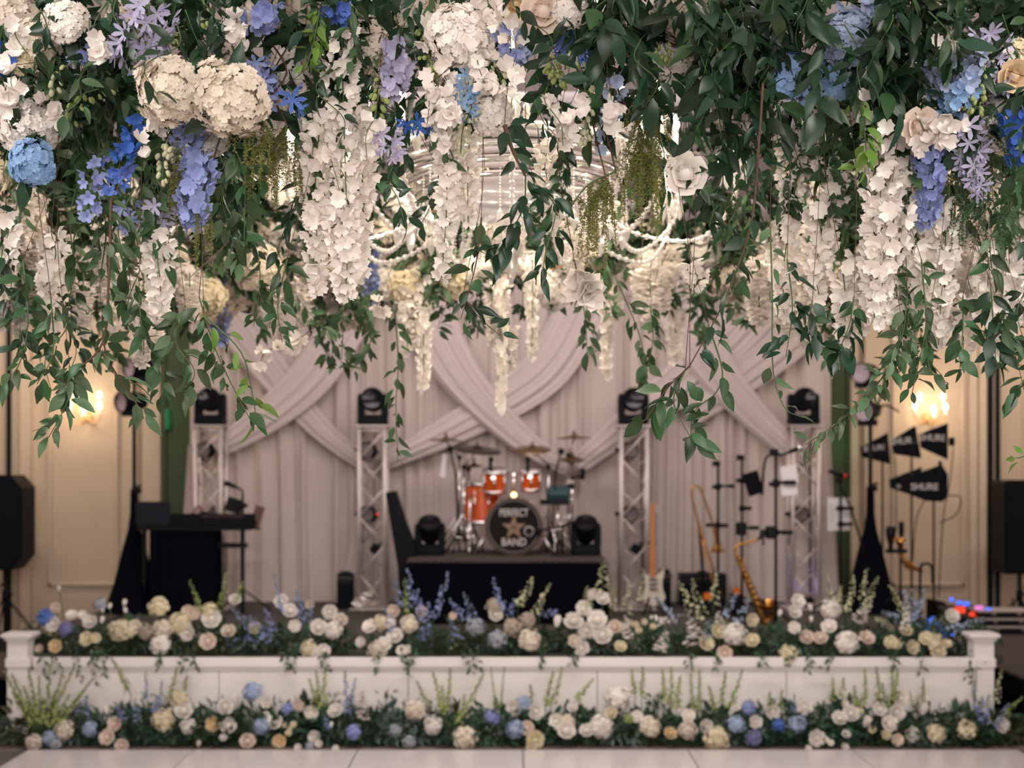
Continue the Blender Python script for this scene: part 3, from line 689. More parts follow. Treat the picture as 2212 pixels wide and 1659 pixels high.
# ------------------------------------------------------------------ antenna paddles
def paddle(poly, s, label, tx, stand=None, name_=True):
    d = FPX / s; pts = [S(x, y, s) for x, y in poly]; c = sum(pts, V((0, 0, 0))) / len(pts)
    t = thing('antenna_paddle', label, 'antenna', c, 'black antenna paddles')
    MB().prism([(p.x, p.z) for p in pts], d - .012, d + .012).build('blade', M_BLACKPL, t)
    x, y, sz, r = tx
    q = S(x, y, s); text(t, 'lettering', 'SHURE', (q.x, d - .0145, q.z), sz, M_PRINT, (PI / 2, -r, 0), bold=.0015)
    a = S(poly[1][0], (poly[1][1] + poly[2][1]) / 2, s)
    MB().box(a + V((-.02, -.02, 0)), (.03, .03, .16), bev=.006).build('spine', M_BLACK, t)
    if stand:
        x, yt, yb = stand; p = S(x, yt, s)
        zb = ZW if p.x > 3.75 else ZS
        tt = thing('antenna_stand', label.replace('antenna paddle', 'pole stand carrying the antenna paddle'), 'stand', (p.x, d + .03, zb), 'antenna pole stands')
        MB().cyl((p.x, d + .03, zb + .02), (p.x, d + .03, p.z), .011, n=8).build('pole', M_BLACK, tt, True)
        tripod(tt, V((p.x, d + .03, 0)), zb, .12, .16)
    return t
paddle([(1859, 966), (1917, 935), (1923, 1003), (1861, 987)], 224, 'black triangular antenna paddle directly behind the light stand pole', (1890, 968, .075, .09), (1908, 990, 0))
paddle([(1925, 951), (1977, 919), (1990, 990), (1931, 981)], 228, 'black triangular antenna paddle in the middle of the upper three', (1950, 953, .085, .09), (1971, 985, 0))
paddle([(1985, 937), (2047, 914), (2047, 993), (1989, 967)], 232, 'black triangular antenna paddle directly under the lit sconce', (2014, 946, .085, -.03), None)
MB().box(S(2056, 954, 232), (.05, .05, .08), bev=.012).build('amplifier_box', M_BLACKPL); tag(COL.objects[-1], 'small black amplifier box at the back of the paddle under the sconce', 'electronics')
paddle([(1921, 1036), (1990, 1009), (1992, 1078), (1923, 1054)], 226, 'black antenna paddle at the left of the lower pair', (1953, 1051, .05, 0), None)
paddle([(1945, 1036), (2034, 1003), (2047, 1026), (2046, 1074), (2034, 1084), (1999, 1082), (1950, 1062)], 232, 'largest black antenna paddle at the right of the lower pair', (1996, 1052, .085, 0), (2019, 1030, 0))
for pts in ([(2060, 965), (2052, 1040), (2040, 1100), (2033, 1180), (2028, 1290)], [(2046, 1070), (2075, 1075), (2066, 1110), (2030, 1130)], [(1996, 1082), (1980, 1120), (1972, 1200), (1970, 1290)], [(1933, 985), (1936, 1080), (1935, 1150)]):
    MB().tube(catmull([S(x, y, 227) for x, y in pts], 8), .006, 5).build('antenna_cable', M_BLACK, None, True)
    tag(COL.objects[-1], 'thin black cable hanging from the antenna paddles', 'cable', 'antenna cables')
# ------------------------------------------------------------------ microphones and trumpet holder
hs = mic_stand(1945, 1185, 232, 'short black stand holding two upright microphones behind the blue flowers', ((1935, 1190, .20, 'arm'),), head=False)
for px, y0, y1, r0, r1, nm in ((1924, 1136, 1196, .045, .022, 'thicker'), (1947, 1136, 1186, .026, .018, 'slimmer')):
    m1 = thing('microphone', nm + ' upright black microphone in the short stand', 'microphone', S(px, y1, 230))
    MB().lathe([(0, 0), (r1, .005), (r1, .09), (r0, .17), (r0, .24), (r0 * .8, .255), (0, .26)], S(px, y1, 230), (0, 0, 1), 14).build('body', M_BLACK, m1, True)
tp = thing('trumpet', 'brass trumpet resting on its stand behind the blue flowers', 'trumpet', S(1965, 1225, 232))
MB().tube(catmull([S(1944, 1186, 232), S(1948, 1208, 232), S(1962, 1218, 232), S(1992, 1236, 232)], 6), .018, 8).build('lead_pipe', M_GOLD, tp, True)
MB().tube(catmull([S(1950, 1190, 232), S(1952, 1215, 232), S(1970, 1228, 232), S(1985, 1228, 232)], 6), .013, 8).build('tuning_slide', M_GOLD, tp, True)
MB().lathe([(.02, 0), (.022, .05), (.035, .09), (.06, .11)], S(1944, 1190, 232), (-.1, -.3, 1), 14).build('bell', M_GOLD, tp, True)
for i in range(3): MB().cyl(S(1956 + i * 7, 1228 + i * 3, 230), S(1957 + i * 7, 1206 + i * 3, 230), .010).build('valve', M_GOLD, tp, True)
us = thing('instrument_peg', 'black U shaped instrument hanger beside the brass trumpet', 'stand', S(2005, 1370, 236))
MB().tube(catmull([S(1988, 1374, 236), S(1988, 1235, 236), S(1996, 1219, 236), S(2008, 1219, 236), S(2014, 1232, 236), S(2014, 1260, 236)], 5), .013, 8).build('hoop', M_BLACK, us, True)
# ------------------------------------------------------------------ electric guitar, trombone, saxophone, amps
s = 230; d = FPX / s
g = thing('electric_guitar', 'white electric guitar with orange maple neck on a floor stand', 'guitar', S(1412, 1300, s))
def gp(lst, y0, y1, nm, m__): MB().prism([(S(x, 0, s).x, CH - (y - 1000) / s) for x, y in lst], d + y0, d + y1).build(nm, m__, g)
gp([(1391, 1231), (1396, 1243), (1403, 1240), (1413, 1244), (1420, 1242), (1430, 1232), (1434, 1226), (1434, 1240), (1430, 1256), (1431, 1272), (1437, 1290), (1430, 1304), (1412, 1309), (1394, 1304), (1388, 1290), (1394, 1268), (1393, 1250)], -.02, .02, 'body', M_GUITAR)
gp([(1400, 1248), (1424, 1250), (1424, 1278), (1402, 1276)], -.026, -.02, 'pickguard', mat('pickguard', (.5, .42, .36), .4))
gp([(1404, 1112), (1413, 1112), (1416, 1246), (1402, 1246)], -.035, -.012, 'neck', M_WOOD)
gp([(1403, 1113), (1413, 1113), (1416, 1098), (1413, 1088), (1408, 1085), (1404, 1092)], -.03, -.015, 'headstock', M_WOOD)
for i in range(6): MB().cyl(S(1417, 1092 + i * 3, s) + V((0, -.03, 0)), S(1420, 1092 + i * 3, s) + V((0, -.03, 0)), .005).build('tuning_peg', M_CHROME, g)
for y in (1252, 1262, 1272): MB().box(S(1410, y, s) + V((0, -.03, 0)), (.07, .012, .014)).build('pickup', M_BLACK, g)
gs = thing('guitar_stand', 'black floor stand carrying the white electric guitar', 'stand', V((S(1410, 0, s).x, d + .05, ZS)))
for k_ in (-1, 1):
    MB().tube([S(1410, 1270, s) + V((0, .05, 0)), V((S(1410 + 22 * k_, 0, s).x, d - .12, ZS + .01))], .012).build('leg', M_BLACK, gs)
MB().tube([S(1410, 1270, s) + V((0, .05, 0)), V((S(1410, 0, s).x, d + .25, ZS + .01))], .012).build('leg', M_BLACK, gs)
MB().tube([S(1410, 1270, s) + V((0, .05, 0)), S(1410, 1172, s) + V((0, .04, 0))], .010).build('upright', M_BLACK, gs)
MB().box(S(1408, 1172, s) + V((0, 0, 0)), (.08, .05, .02)).build('neck_rest', M_BLACK, gs)
def amp(px0, px1, py0, s, label, dep=.22, knob=True):
    a = S(px0, py0, s); b2 = S(px1, py0, s); z1 = a.z; t = thing('amplifier', label, 'amplifier', ((a.x + b2.x) / 2, a.y, ZS))
    c = V(((a.x + b2.x) / 2, a.y + dep / 2, (ZS + z1) / 2))
    MB().box(c + V((0, 0, .006)), (b2.x - a.x, dep, z1 - ZS - .012), bev=.015).build('cabinet', M_BLACK, t)
    MB().box(c + V((0, -dep / 2 - .003, -.04)), ((b2.x - a.x) * .86, .008, (z1 - ZS) * .66), bev=.004).build('grille', M_GRILLE, t)
    if knob:
        MB().box((c.x, c.y, z1 + .012), (.10, .03, .02), bev=.008).build('handle', M_BLACK, t)
    for i in range(4): MB().cyl((c.x - .06 + .04 * i, c.y - dep / 2 - .008, z1 - .04), (c.x - .06 + .04 * i, c.y - dep / 2 + .004, z1 - .04), .011).build('knob', M_CHROME, t)
amp(1427, 1450, 1236, 222, 'slim black amplifier standing behind the white electric guitar')
amp(1470, 1570, 1240, 218, 'wide black amplifier behind the trombone', .24)
amp(727, 762, 1240, 222, 'small black speaker box on the deck beside the left riser truss', .16)
tr = thing('trombone', 'brass trombone standing upright on a black peg stand', 'trombone', S(1535, 1310, 226))
MB().tube(catmull([S(1550, 1180, 226), S(1536, 1120, 226), S(1520, 1075, 226), S(1513, 1056, 226), S(1503, 1049, 226), S(1494, 1058, 226), S(1496, 1080, 226), S(1506, 1120, 226), S(1515, 1165, 226)], 6), .011, 8).build('tuning_bow', M_GOLD, tr, True)
MB().lathe([(.013, 0), (.018, .10), (.028, .19), (.05, .25), (.085, .275)], S(1548, 1130, 226) , (V((.04, 0, -1))), 18).build('bell', M_GOLD, tr, True)
MB().tube([S(1512, 1150, 226), S(1540, 1260, 226), S(1545, 1290, 226)], .009, 7).build('slide', M_GOLD, tr, True)
MB().tube([S(1506, 1120, 224), S(1560, 1290, 224)], .009, 7).build('slide', M_GOLD, tr, True)
MB().ball(S(1556, 1177, 226), .022).build('mouthpiece', M_CHROME, tr, True)
ts = thing('instrument_stand', 'black peg stand under the trombone', 'stand', (S(1520, 0, 226).x, FPX / 226 + .06, ZS))
MB().cyl((S(1526, 0, 226).x, FPX / 226 + .06, ZS + .02), S(1512, 1140, 226) + V((0, .06, 0)), .014).build('peg', M_BLACK, ts, True)
tripod(ts, V((S(1526, 0, 226).x, FPX / 226 + .06, 0)), ZS, .2, .15)
sx = thing('saxophone', 'brass tenor saxophone leaning on its stand behind the stage edge flowers', 'saxophone', S(1645, 1352, 245))
def sp(x, y): return S(x, y, 245)
MB().tube(catmull([sp(1640, 1163), sp(1615, 1173), sp(1598, 1176), sp(1588, 1184), sp(1589, 1196)], 6), .010, 8, 1.5).build('neck', M_GOLD, sx, True)
MB().cyl(sp(1638, 1164), sp(1652, 1156), .016, .010, 10).build('mouthpiece', M_BLACK, sx, True)
MB().tube(catmull([sp(1589, 1194), sp(1600, 1222), sp(1613, 1252), sp(1628, 1290), sp(1640, 1318)], 6), .015, 10, 1.9).build('body_tube', M_GOLD, sx, True)
MB().tube(catmull([sp(1640, 1316), sp(1648, 1336), sp(1656, 1345), sp(1663, 1340), sp(1664, 1328)], 6), .029, 10, 1.3).build('bow', M_GOLD, sx, True)
MB().lathe([(.037, 0), (.042, .06), (.055, .10), (.08, .125)], sp(1664, 1330), (-.25, -.35, 1), 18).build('bell', M_GOLD, sx, True)
for i in range(9):
    c = sp(1594 + i * 5, 1208 + i * 12) + V((.012, -.03 - i * .002, 0))
    MB().lathe([(0, .004), (.014 + i * .001, .004), (.014 + i * .001, -.004), (0, -.004)], c, (0, -1, 0), 10).build('key_cup', M_GOLD, sx, True)
MB().tube([sp(1590, 1200) + V((.03, -.03, 0)), sp(1636, 1306) + V((.04, -.04, 0))], .005).build('key_rod', M_GOLD, sx)
ss = thing('instrument_stand', 'black folding stand under the saxophone', 'stand', (sp(1645, 0).x, sp(0, 0).y + .06, ZS))
MB().tube([sp(1632, 1300) + V((0, .05, 0)), V((sp(1652, 0).x, sp(0, 0).y + .2, ZS + .01))], .011).build('leg', M_BLACK, ss)
for k_ in (-1, 1): MB().tube([sp(1640, 1318) + V((0, .05, 0)), V((sp(1650 + 40 * k_, 0).x, sp(0, 0).y - .06, ZS + .01))], .011).build('leg', M_BLACK, ss)
MB().box(sp(1643, 1306) + V((0, .03, 0)), (.09, .05, .09), bev=.01).build('cradle', M_BLACK, ss)
for (x, y, w1, nm) in ((1529, 1287, .075, 'orange stomp pedal beside the amplifier'), (1590, 1276, .055, 'small orange stomp pedal beside the saxophone')):
    c = S(x, y, 232); t = thing('effects_pedal', nm, 'pedal', c)
    MB().prism([(-w1 / 2, 0), (w1 / 2, 0), (w1 / 2, .06), (-w1 / 2, .05)], -.05, .05, Matrix.Translation(c - V((0, 0, .03)))).build('housing', mat('orange_paint', (.75, .17, .01), .4), t)
    MB().cyl(c + V((0, -.03, .02)), c + V((0, -.03, .045)), .012).build('foot_switch', M_CHROME, t)
    c2 = c.copy(); MB().box((c.x, c.y + .01, (ZS + c.z - .03) / 2 + .003), (w1 * 1.6, .16, c.z - .036 - ZS), bev=.01).build('riser_case', M_BLACK, t)
# pedalboards
def pedalboard(px0, px1, y, s, label, leds, zb=None):
    a = S(px0, y, s); b2 = S(px1, y, s); c = (a + b2) / 2; zb = ZW if c.x > 3.7 else ZS; t = thing('pedalboard', label, 'pedalboard', (c.x, c.y, zb))
    MB().prism([(-.17, 0), (.17, 0), (.17, max(.03, c.z - zb)), (-.17, max(.02, c.z - zb - .08))], a.x, b2.x, Matrix.Translation((0, c.y, zb + .004)) @ Matrix.Rotation(PI / 2, 4, 'Z') @ Matrix.Scale(-1, 4, (0, 1, 0))).build('case', M_BLACK, t)
    for (x, yy, w1, h1, cc) in leds:
        q = S(x, yy, s); q.y = c.y - .19
        MB().box(q, (w1, .02, h1), bev=.004).build('display', LED[cc], t)
pedalboard(2035, 2122, 1312, 226, 'black pedalboard with blue, pink and red displays near the equipment cases',
           ((2042, 1291, .035, .035, 'blue'), (2058, 1298, .045, .035, 'blue'), (2073, 1300, .06, .035, 'blue'), (2100, 1308, .075, .035, 'pink'), (2121, 1313, .06, .035, 'blue'), (2060, 1313, .10, .06, 'red'), (2086, 1322, .05, .04, 'red')))
pedalboard(1988, 2040, 1345, 246, 'small black pedalboard with bright blue lights among the blue flowers',
           ((2002, 1332, .035, .035, 'blue'), (2014, 1346, .05, .05, 'blue'), (2031, 1360, .05, .05, 'blue'), (2042, 1364, .03, .05, 'blue'), (1996, 1336, .02, .03, 'blue')))
mo = thing('floor_monitor', 'black wedge monitor behind the pedalboard near the equipment cases', 'speaker', S(2040, 1318, 222)); ZM = ZW
MB().prism([(-.10, 0), (.12, 0), (.02, .22), (-.10, .24)], -.12, .12, Matrix.Translation((S(2045, 0, 222).x, FPX / 222 + .22, ZW + .002))).build('cabinet', M_BLACKPL, mo)
MB().box((S(2040, 0, 222).x, FPX / 222 + .095, ZW + .12), (.16, .012, .16)).build('grille', M_GRILLE, mo)
# leaning case
lc = thing('guitar_case', 'tall black case leaning on the left end of the drum riser', 'case', (-1.1, 12.9, ZS))
m_ = MB(); d = FPX / 234
m_.prism([(S(x, 0, 234).x, CH - (y - 1000) / 234) for x, y in ((836, 1063), (857, 1060), (880, 1130), (899, 1180), (905, 1240), (895, 1300), (868, 1315), (862, 1220))], d - .18, d + .05); m_.build('shell', M_BLACKPL, lc)
MB().box(S(858, 1100, 234) + V((.02, -.19, 0)), (.02, .02, .10)).build('latch', M_BLACK, lc)
MB().box(S(884, 1230, 234) + V((.02, -.19, 0)), (.02, .02, .10)).build('latch', M_BLACK, lc)
# ------------------------------------------------------------------ drum kit
def shell(t, c, ax, r, L, hoop=M_CHROME, m_=M_ORANGE, lugs=6, head=M_DRUMHEAD):
    ax = V(ax).normalized(); c = V(c)
    MB().lathe([(r, -L / 2), (r, L / 2)], c, ax, 28).build('shell', m_, t, True)
    for e in (-1, 1):
        MB().lathe([(r * .985, -.016), (r * 1.035, -.016), (r * 1.035, .016), (r * .985, .016)], c + ax * (e * L / 2), ax, 28).build('hoop', hoop, t, True)
    MB().lathe([(0, L / 2 + .003), (r, L / 2 + .003)], c, ax, 28).build('drum_head', head, t, True)
    MB().lathe([(r, -L / 2 - .003), (0, -L / 2 - .003)], c, ax, 28).build('drum_head', head, t, True)
    m0 = frame(ax)
    for i in range(lugs):
        a = 2 * PI * (i + .5) / lugs; o = m0 @ V((math.cos(a), 0, math.sin(a)))
        MB().cyl(c + o * (r * 1.02) - ax * L * .42, c + o * (r * 1.02) + ax * L * .42, .006, n=6).cyl(c + o * (r * 1.02) - ax * L * .12, c + o * (r * 1.02) + ax * L * .12, .013, n=8).build('lug', M_CHROME, t, True)
kd = FPX / 233; kc = P(1110, 1137, kd); kr = .262
bd = thing('bass_drum', 'orange bass drum with a black star printed front head', 'drum', (kc.x, kd, ZR))
shell(bd, kc + V((0, .20, 0)), (0, -1, 0), kr, .40, hoop=mat('hoop_dark', (.16, .10, .08), .35), lugs=10, head=M_KICK)
fy = kd - .0045
def fit(o, wd): o.scale.x = wd / max(1e-4, o.dimensions.x); return o
dm = MB().lathe([(0, .002), (.0062, 0)], (0, 0, 0), (0, -1, 0), 8).mesh('bulb_print', M_PRINT)
for i in range(44):
    a = 2 * PI * i / 44
    part('bulb_print', dm, bd, Matrix.Translation(V((kc.x + .238 * math.cos(a), fy - .002, kc.z + .238 * math.sin(a))) - bd.location))
def star(c, r, ri): return [(c.x + (r if i % 2 == 0 else ri) * math.sin(i * PI / 5), c.z + (r if i % 2 == 0 else ri) * math.cos(i * PI / 5)) for i in range(10)]
MB().prism(star(kc + V((0, 0, -.012)), .118, .046), fy - .003, fy).build('star_print', M_STAR, bd)
MB().prism(star(kc + V((0, 0, -.012)), .055, .022), fy - .004, fy - .003).build('star_centre', mat('star_dark', (.15, .09, .06), .5), bd)
fit(text(bd, 'lettering', 'PERFECT', (kc.x, fy - .002, kc.z + .124), .098, M_PRINT, ext=.001, bold=.0008), .265)
fit(text(bd, 'lettering', 'BAND', (kc.x, fy - .002, kc.z - .148), .10, M_PRINT, ext=.001, bold=.0008), .225)
MB().lathe([(.038, -.004), (.046, -.004), (.046, .004), (.038, .004)], (kc.x + .14, fy - .004, kc.z - .045), (0, -1, 0), 20).build('port_ring', M_PRINT, bd, True)
MB().lathe([(0, .002), (.037, .001)], (kc.x + .14, fy - .002, kc.z - .045), (0, -1, 0), 20).build('port_hole', M_BLACK, bd, True)
for e in (-1, 1): MB().tube([kc + V((e * kr * .93, .10, -.05)), V((kc.x + e * .37, kd + .02, ZR + .012))], .012, 8).build('spur', M_CHROME, bd, True)
MB().tube([kc + V((0, .16, kr)), kc + V((0, .16, kr + .26))], .018, 10).build('tom_post', M_CHROME, bd, True)
for e in (-1, 1): MB().tube(catmull([kc + V((e * .03, .16, kr + .22)), kc + V((e * .07, .12, kr + .25)), kc + V((e * .10, .10, kr + .22))], 5), .014, 8).build('tom_arm', M_CHROME, bd, True)
MB().ball(kc + V((0, .0, kr + .03)), .026).build('hoop_lamp', LED['warm'], bd, True)
for px, py, wd, hh, lb in ((1068, 1039, .215, .185, 'orange rack tom on the left of the bass drum mount'), (1147, 1037, .185, .165, 'smaller orange rack tom on the right of the bass drum mount')):
    c = S(px, py, 230); t = thing('rack_tom', lb, 'drum', c)
    shell(t, c + V((0, .02, 0)), (0, -.22, 1), wd / 2, hh)
    MB().box(c + V((-.01, -wd / 2 - .0, .03)), (.04, .012, .022)).build('badge', M_CHROME, t)
    m2 = thing('drum_microphone', 'black clip microphone on the ' + ('larger' if wd > .2 else 'smaller') + ' orange rack tom', 'microphone', c + V((-.02, -.06, hh * .6)))
    MB().tube(catmull([c + V((-.03, -.09, hh * .5)), c + V((-.035, -.10, hh * .5 + .05)), c + V((-.03, -.05, hh * .5 + .10))], 5), .018, 8).ball(c + V((-.03, -.05, hh * .5 + .11)), .028, 8).build('body', M_BLACK, m2, True)
c = S(1041, 1087, 226); t = thing('floor_tom', 'large orange floor tom on chrome legs', 'drum', (c.x, c.y, ZR))
shell(t, c, (0, 0, 1), .172, .36, lugs=8)
for i in range(3):
    a = -2.2 + i * 2 * PI / 3; e = V((c.x + .185 * math.cos(a), c.y + .185 * math.sin(a), 0))
    MB().tube([V((e.x, e.y, c.z + .10)), V((e.x, e.y, ZR + .04)), V((e.x + .03 * math.cos(a), e.y + .03 * math.sin(a), ZR + .012))], .010, 7).build('leg', M_CHROME, t, True)
c = S(1205, 1062, 226); t = thing('percussion_pad', 'dark teal percussion pad on a chrome stand at the drum kit', 'drum pad', (c.x, c.y, ZR))
MB().box(c + V((0, 0, -.02)), (.22, .16, .09), Matrix.Translation(c) @ Matrix.Rotation(.5, 4, 'X') @ Matrix.Translation(-c), bev=.02).build('pad', mat('teal_pad', (.03, .07, .075), .5), t)
MB().box(c + V((-.03, -.02, -.10)), (.28, .10, .05), bev=.01).build('frame', M_BLACK, t)
MB().cyl((c.x, c.y, ZR + .02), c + V((0, 0, -.06)), .012).build('pole', M_CHROME, t, True)
for i in range(3):
    a = .3 + i * 2 * PI / 3; MB().cyl((c.x, c.y, ZR + .25), (c.x + .2 * math.cos(a), c.y + .2 * math.sin(a), ZR + .012), .009).build('leg', M_CHROME, t, True)
def cymbal_stand(px, py, wd, s, label, tilt=(0, 0), base=None, boom=None, hat=False, dark=False):
    c = S(px, py, s); b = V((S(base or px, 0, s).x, c.y + .02, ZR))
    t = thing('cymbal_stand', label, 'cymbal', b)
    ax = V((tilt[0], tilt[1], 1)); r = wd / 2
    prof = [(.0, .028), (r * .14, .024), (r * .2, .006), (r * .6, -.004), (r, -.018), (r, -.020), (r * .6, -.007), (r * .2, .002), (0, .02)]
    MB().lathe(prof, c, ax, 30).build('cymbal', mat('cymbal_dark', (.06, .05, .045), .35, metal=.8) if dark else M_CYMBAL, t, True)
    if hat: MB().lathe([(r_, -.05 - h_) for r_, h_ in prof], c, ax, 30).build('cymbal', M_CYMBAL, t, True)
    MB().cyl(c + V((0, 0, -.03)), c + V((0, 0, .06)), .010).build('wing_nut', M_BLACK, t, True)
    top = V((b.x, b.y, max(ZR + .3, c.z - (.05 if not boom else .18))))
    MB().cyl(b + V((0, 0, .1)), top, .013, .011, 8).build('pole', M_CHROME, t, True)
    MB().cyl(top, c + V((0, 0, -.02)), .009, n=8).build('boom_arm', M_CHROME, t, True)
    MB().ball(top, .026, 8).build('joint', M_BLACK, t, True)
    for i in range(3):
        a = .9 + i * 2 * PI / 3; e = V((b.x + .22 * math.cos(a), b.y + .20 * math.sin(a), ZR + .012))
        l = MB().cyl(b + V((0, 0, .38)), e, .010, n=7).build('leg', M_CHROME, t, True)
        MB().ball(e, .016).build('foot', M_BLACK, l)
        MB().cyl(b + V((0, 0, .14)), (b + V((0, 0, .38))).lerp(e, .6), .007, n=6).build('brace', M_CHROME, t, True)
cymbal_stand(1031, 968, .47, 228, 'large dark crash cymbal tilted over the floor tom', (.10, -.20), 1002, True, dark=True)
cymbal_stand(1150, 967, .36, 226, 'bronze crash cymbal tilted over the right rack tom', (.0, -.24), 1185, True)
cymbal_stand(963, 948, .36, 222, 'thin bronze cymbal set highest at the left of the drum kit', (.03, .02), 992, True)
cymbal_stand(1240, 943, .36, 222, 'thin bronze cymbal set highest at the right of the drum kit', (-.02, .02), 1228, True)
cymbal_stand(1236, 988, .27, 224, 'pair of bronze hi-hat cymbals at the right of the drum kit', (0, -.05), 1236, False, True)
cymbal_stand(1024, 1003, .17, 226, 'small splash cymbal under the large dark crash', (.0, -.1), 1012, False)
for px, py, ang, lb in ((972, 970, .5, 'left'), (1212, 975, -.4, 'right')):
    b = S(px + 20 * (1 if lb == 'left' else -1), 0, 226); t = thing('microphone_stand', 'overhead microphone boom on the ' + ('floor tom side' if lb == 'left' else 'hi-hat side') + ' of the drum kit', 'stand', (b.x, b.y, ZR))
    MB().cyl((b.x, b.y, ZR + .02), S(px + 12 * (1 if lb == 'left' else -1), 1020, 226), .011).build('pole', M_BLACK, t, True)
    MB().cyl(S(px + 14 * (1 if lb == 'left' else -1), 1030, 226), S(px, py, 226), .010).build('boom', M_BLACK, t, True)
    MB().ball(S(px, py, 226), .034, 8).build('microphone_head', M_BLACK, t, True)
    for i in range(3):
        a = .2 + i * 2 * PI / 3; MB().cyl((b.x, b.y, ZR + .2), (b.x + .18 * math.cos(a), b.y + .18 * math.sin(a), ZR + .01), .009).build('leg', M_BLACK, t, True)
t = thing('microphone_stand', 'low boom microphone reaching to the bass drum port', 'stand', S(1245, 1200, 234))
MB().tube(catmull([S(1250, 1124, 234), S(1215, 1136, 234), S(1168, 1146, 234)], 4), .012, 7).build('boom', M_BLACK, t, True)
MB().ball(S(1163, 1147, 234), .03, 8, (1.4, 1, 1)).build('microphone_head', M_BLACK, t, True)
MB().cyl(S(1215, 1136, 234), V((S(1215, 0, 234).x, FPX / 234, ZR + .02)), .012).build('pole', M_BLACK, t, True)
MB().lathe([(0, .025), (.03, .025), (.11, .01), (.11, 0)], (S(1215, 0, 234).x, FPX / 234, ZR), (0, 0, 1), 16).build('base', M_BLACK, t, True)
t = thing('microphone', 'black microphone on a small clamp at the hi-hat side', 'microphone', S(1258, 1022, 224))
MB().cyl(S(1258, 1036, 224), S(1259, 1012, 224), .022, .028, 10).build('body', M_BLACK, t, True)
MB().cyl(S(1230, 1032, 224), S(1258, 1030, 224), .010).build('clamp_arm', M_BLACK, t, True)
MB().box(S(1232, 1050, 224), (.09, .06, .04), bev=.01).build('clamp', M_BLACK, t)
t = thing('hanging_tag', 'pale cloth hanging from the left cymbal stand', 'cloth', S(955, 1030, 225))
MB().prism([(-.025, -.11), (.03, -.12), (.045, .10), (.01, .11)], -.006, .006, Matrix.Translation(S(955, 1005, 225))).build('cloth', M_WHITE, t)
for px, lb in ((929, 'left'), (1265, 'right')):
    c = S(px, 0, 232); moving_head(V((c.x, c.y, ZR + .001)), 'squat black moving head light on the ' + lb + ' front corner of the drum riser', .9, .95, 'riser moving heads')
# ------------------------------------------------------------------ plant pieces
R_ = random.Random(21)
def U(a, b): return R_.uniform(a, b)
def rdir():
    z = U(-1, 1); a = U(0, 2 * PI); r = math.sqrt(1 - z * z); return V((r * math.cos(a), r * math.sin(a), z))
def rot_euler(a, b, c): return Matrix.Rotation(c, 4, 'Z') @ Matrix.Rotation(b, 4, 'Y') @ Matrix.Rotation(a, 4, 'X')
def leaf_geo(L=1.0, wd=.36, bend=.25, fold=.25, n=5, wave=0.0, m=None, mb=None, peak=.8):
    mb = mb or MB(); vs = []; fs = []
    for k in range(n + 1):
        t = k / n; hw = wd / 2 * L * (math.sin(PI * t ** peak) if 0 < k < n else (.06 if k == 0 else 0.01)); z = -bend * L * t * t
        wv = wave * L * math.sin(t * 9)
        vs += [(-hw, t * L, z + fold * hw + wv), (0, t * L, z), (hw, t * L, z + fold * hw - wv)]
    for k in range(n):
        a = k * 3; fs += [(a, a + 1, a + 4, a + 3), (a + 1, a + 2, a + 5, a + 4)]
    return mb.add(vs, fs, m)
LEAF = {}
for nm, mm in (('green', M_LEAF), ('pale', M_LEAF2), ('dark', M_LEAFD), ('lime', M_LEAFY)):
    LEAF[nm] = [leaf_geo(1, w_, b_, f_, 6, wv).mesh('leaf', mm) for w_, b_, f_, wv in ((.40, .12, .25, .01), (.48, .30, .35, .02), (.33, .45, .2, .015), (.42, .05, .5, .02), (.52, .22, .15, .01), (.36, .30, .6, .02))]
def petal_geo(mb, m, L, wd, cup, n=3, notch=0.0, tipw=.55):
    """rounded petal along +Y, cupping towards +Z"""
    vs = []; fs = []
    for k in range(n + 1):
        t = k / n; hw = wd / 2 * (.25 + .75 * math.sin(min(1, t * 1.25) * PI * .5)) * (1 if k < n else tipw)
        z = cup * t * t * L
        vs += [(-hw, L * t, z + .12 * hw), (0, L * (t - (notch if k == n else 0)), z), (hw, L * t, z + .12 * hw)]
    for k in range(n):
        a = k * 3; fs += [(a, a + 1, a + 4, a + 3), (a + 1, a + 2, a + 5, a + 4)]
    mb.add(vs, fs, m)
def floret(np_=5, L=.02, wd=.018, open_=.35, cup=.3, notch=0, tipw=.6, n=3, mb=None, m=None):
    mb = mb or MB(); m = m or Matrix.Identity(4)
    for i in range(np_):
        petal_geo(mb, m @ Matrix.Rotation(2 * PI * i / np_ + U(-.12, .12), 4, 'Z') @ Matrix.Rotation(open_ + U(-.12, .12), 4, 'X'), L, wd, cup, n, notch, tipw)
    return mb
def zframe(nr, spin=None):
    m = frame(nr)                        # y axis along nr
    return m @ Matrix.Rotation(-PI / 2, 4, 'X') @ Matrix.Rotation(U(0, 6.28) if spin is None else spin, 4, 'Z')
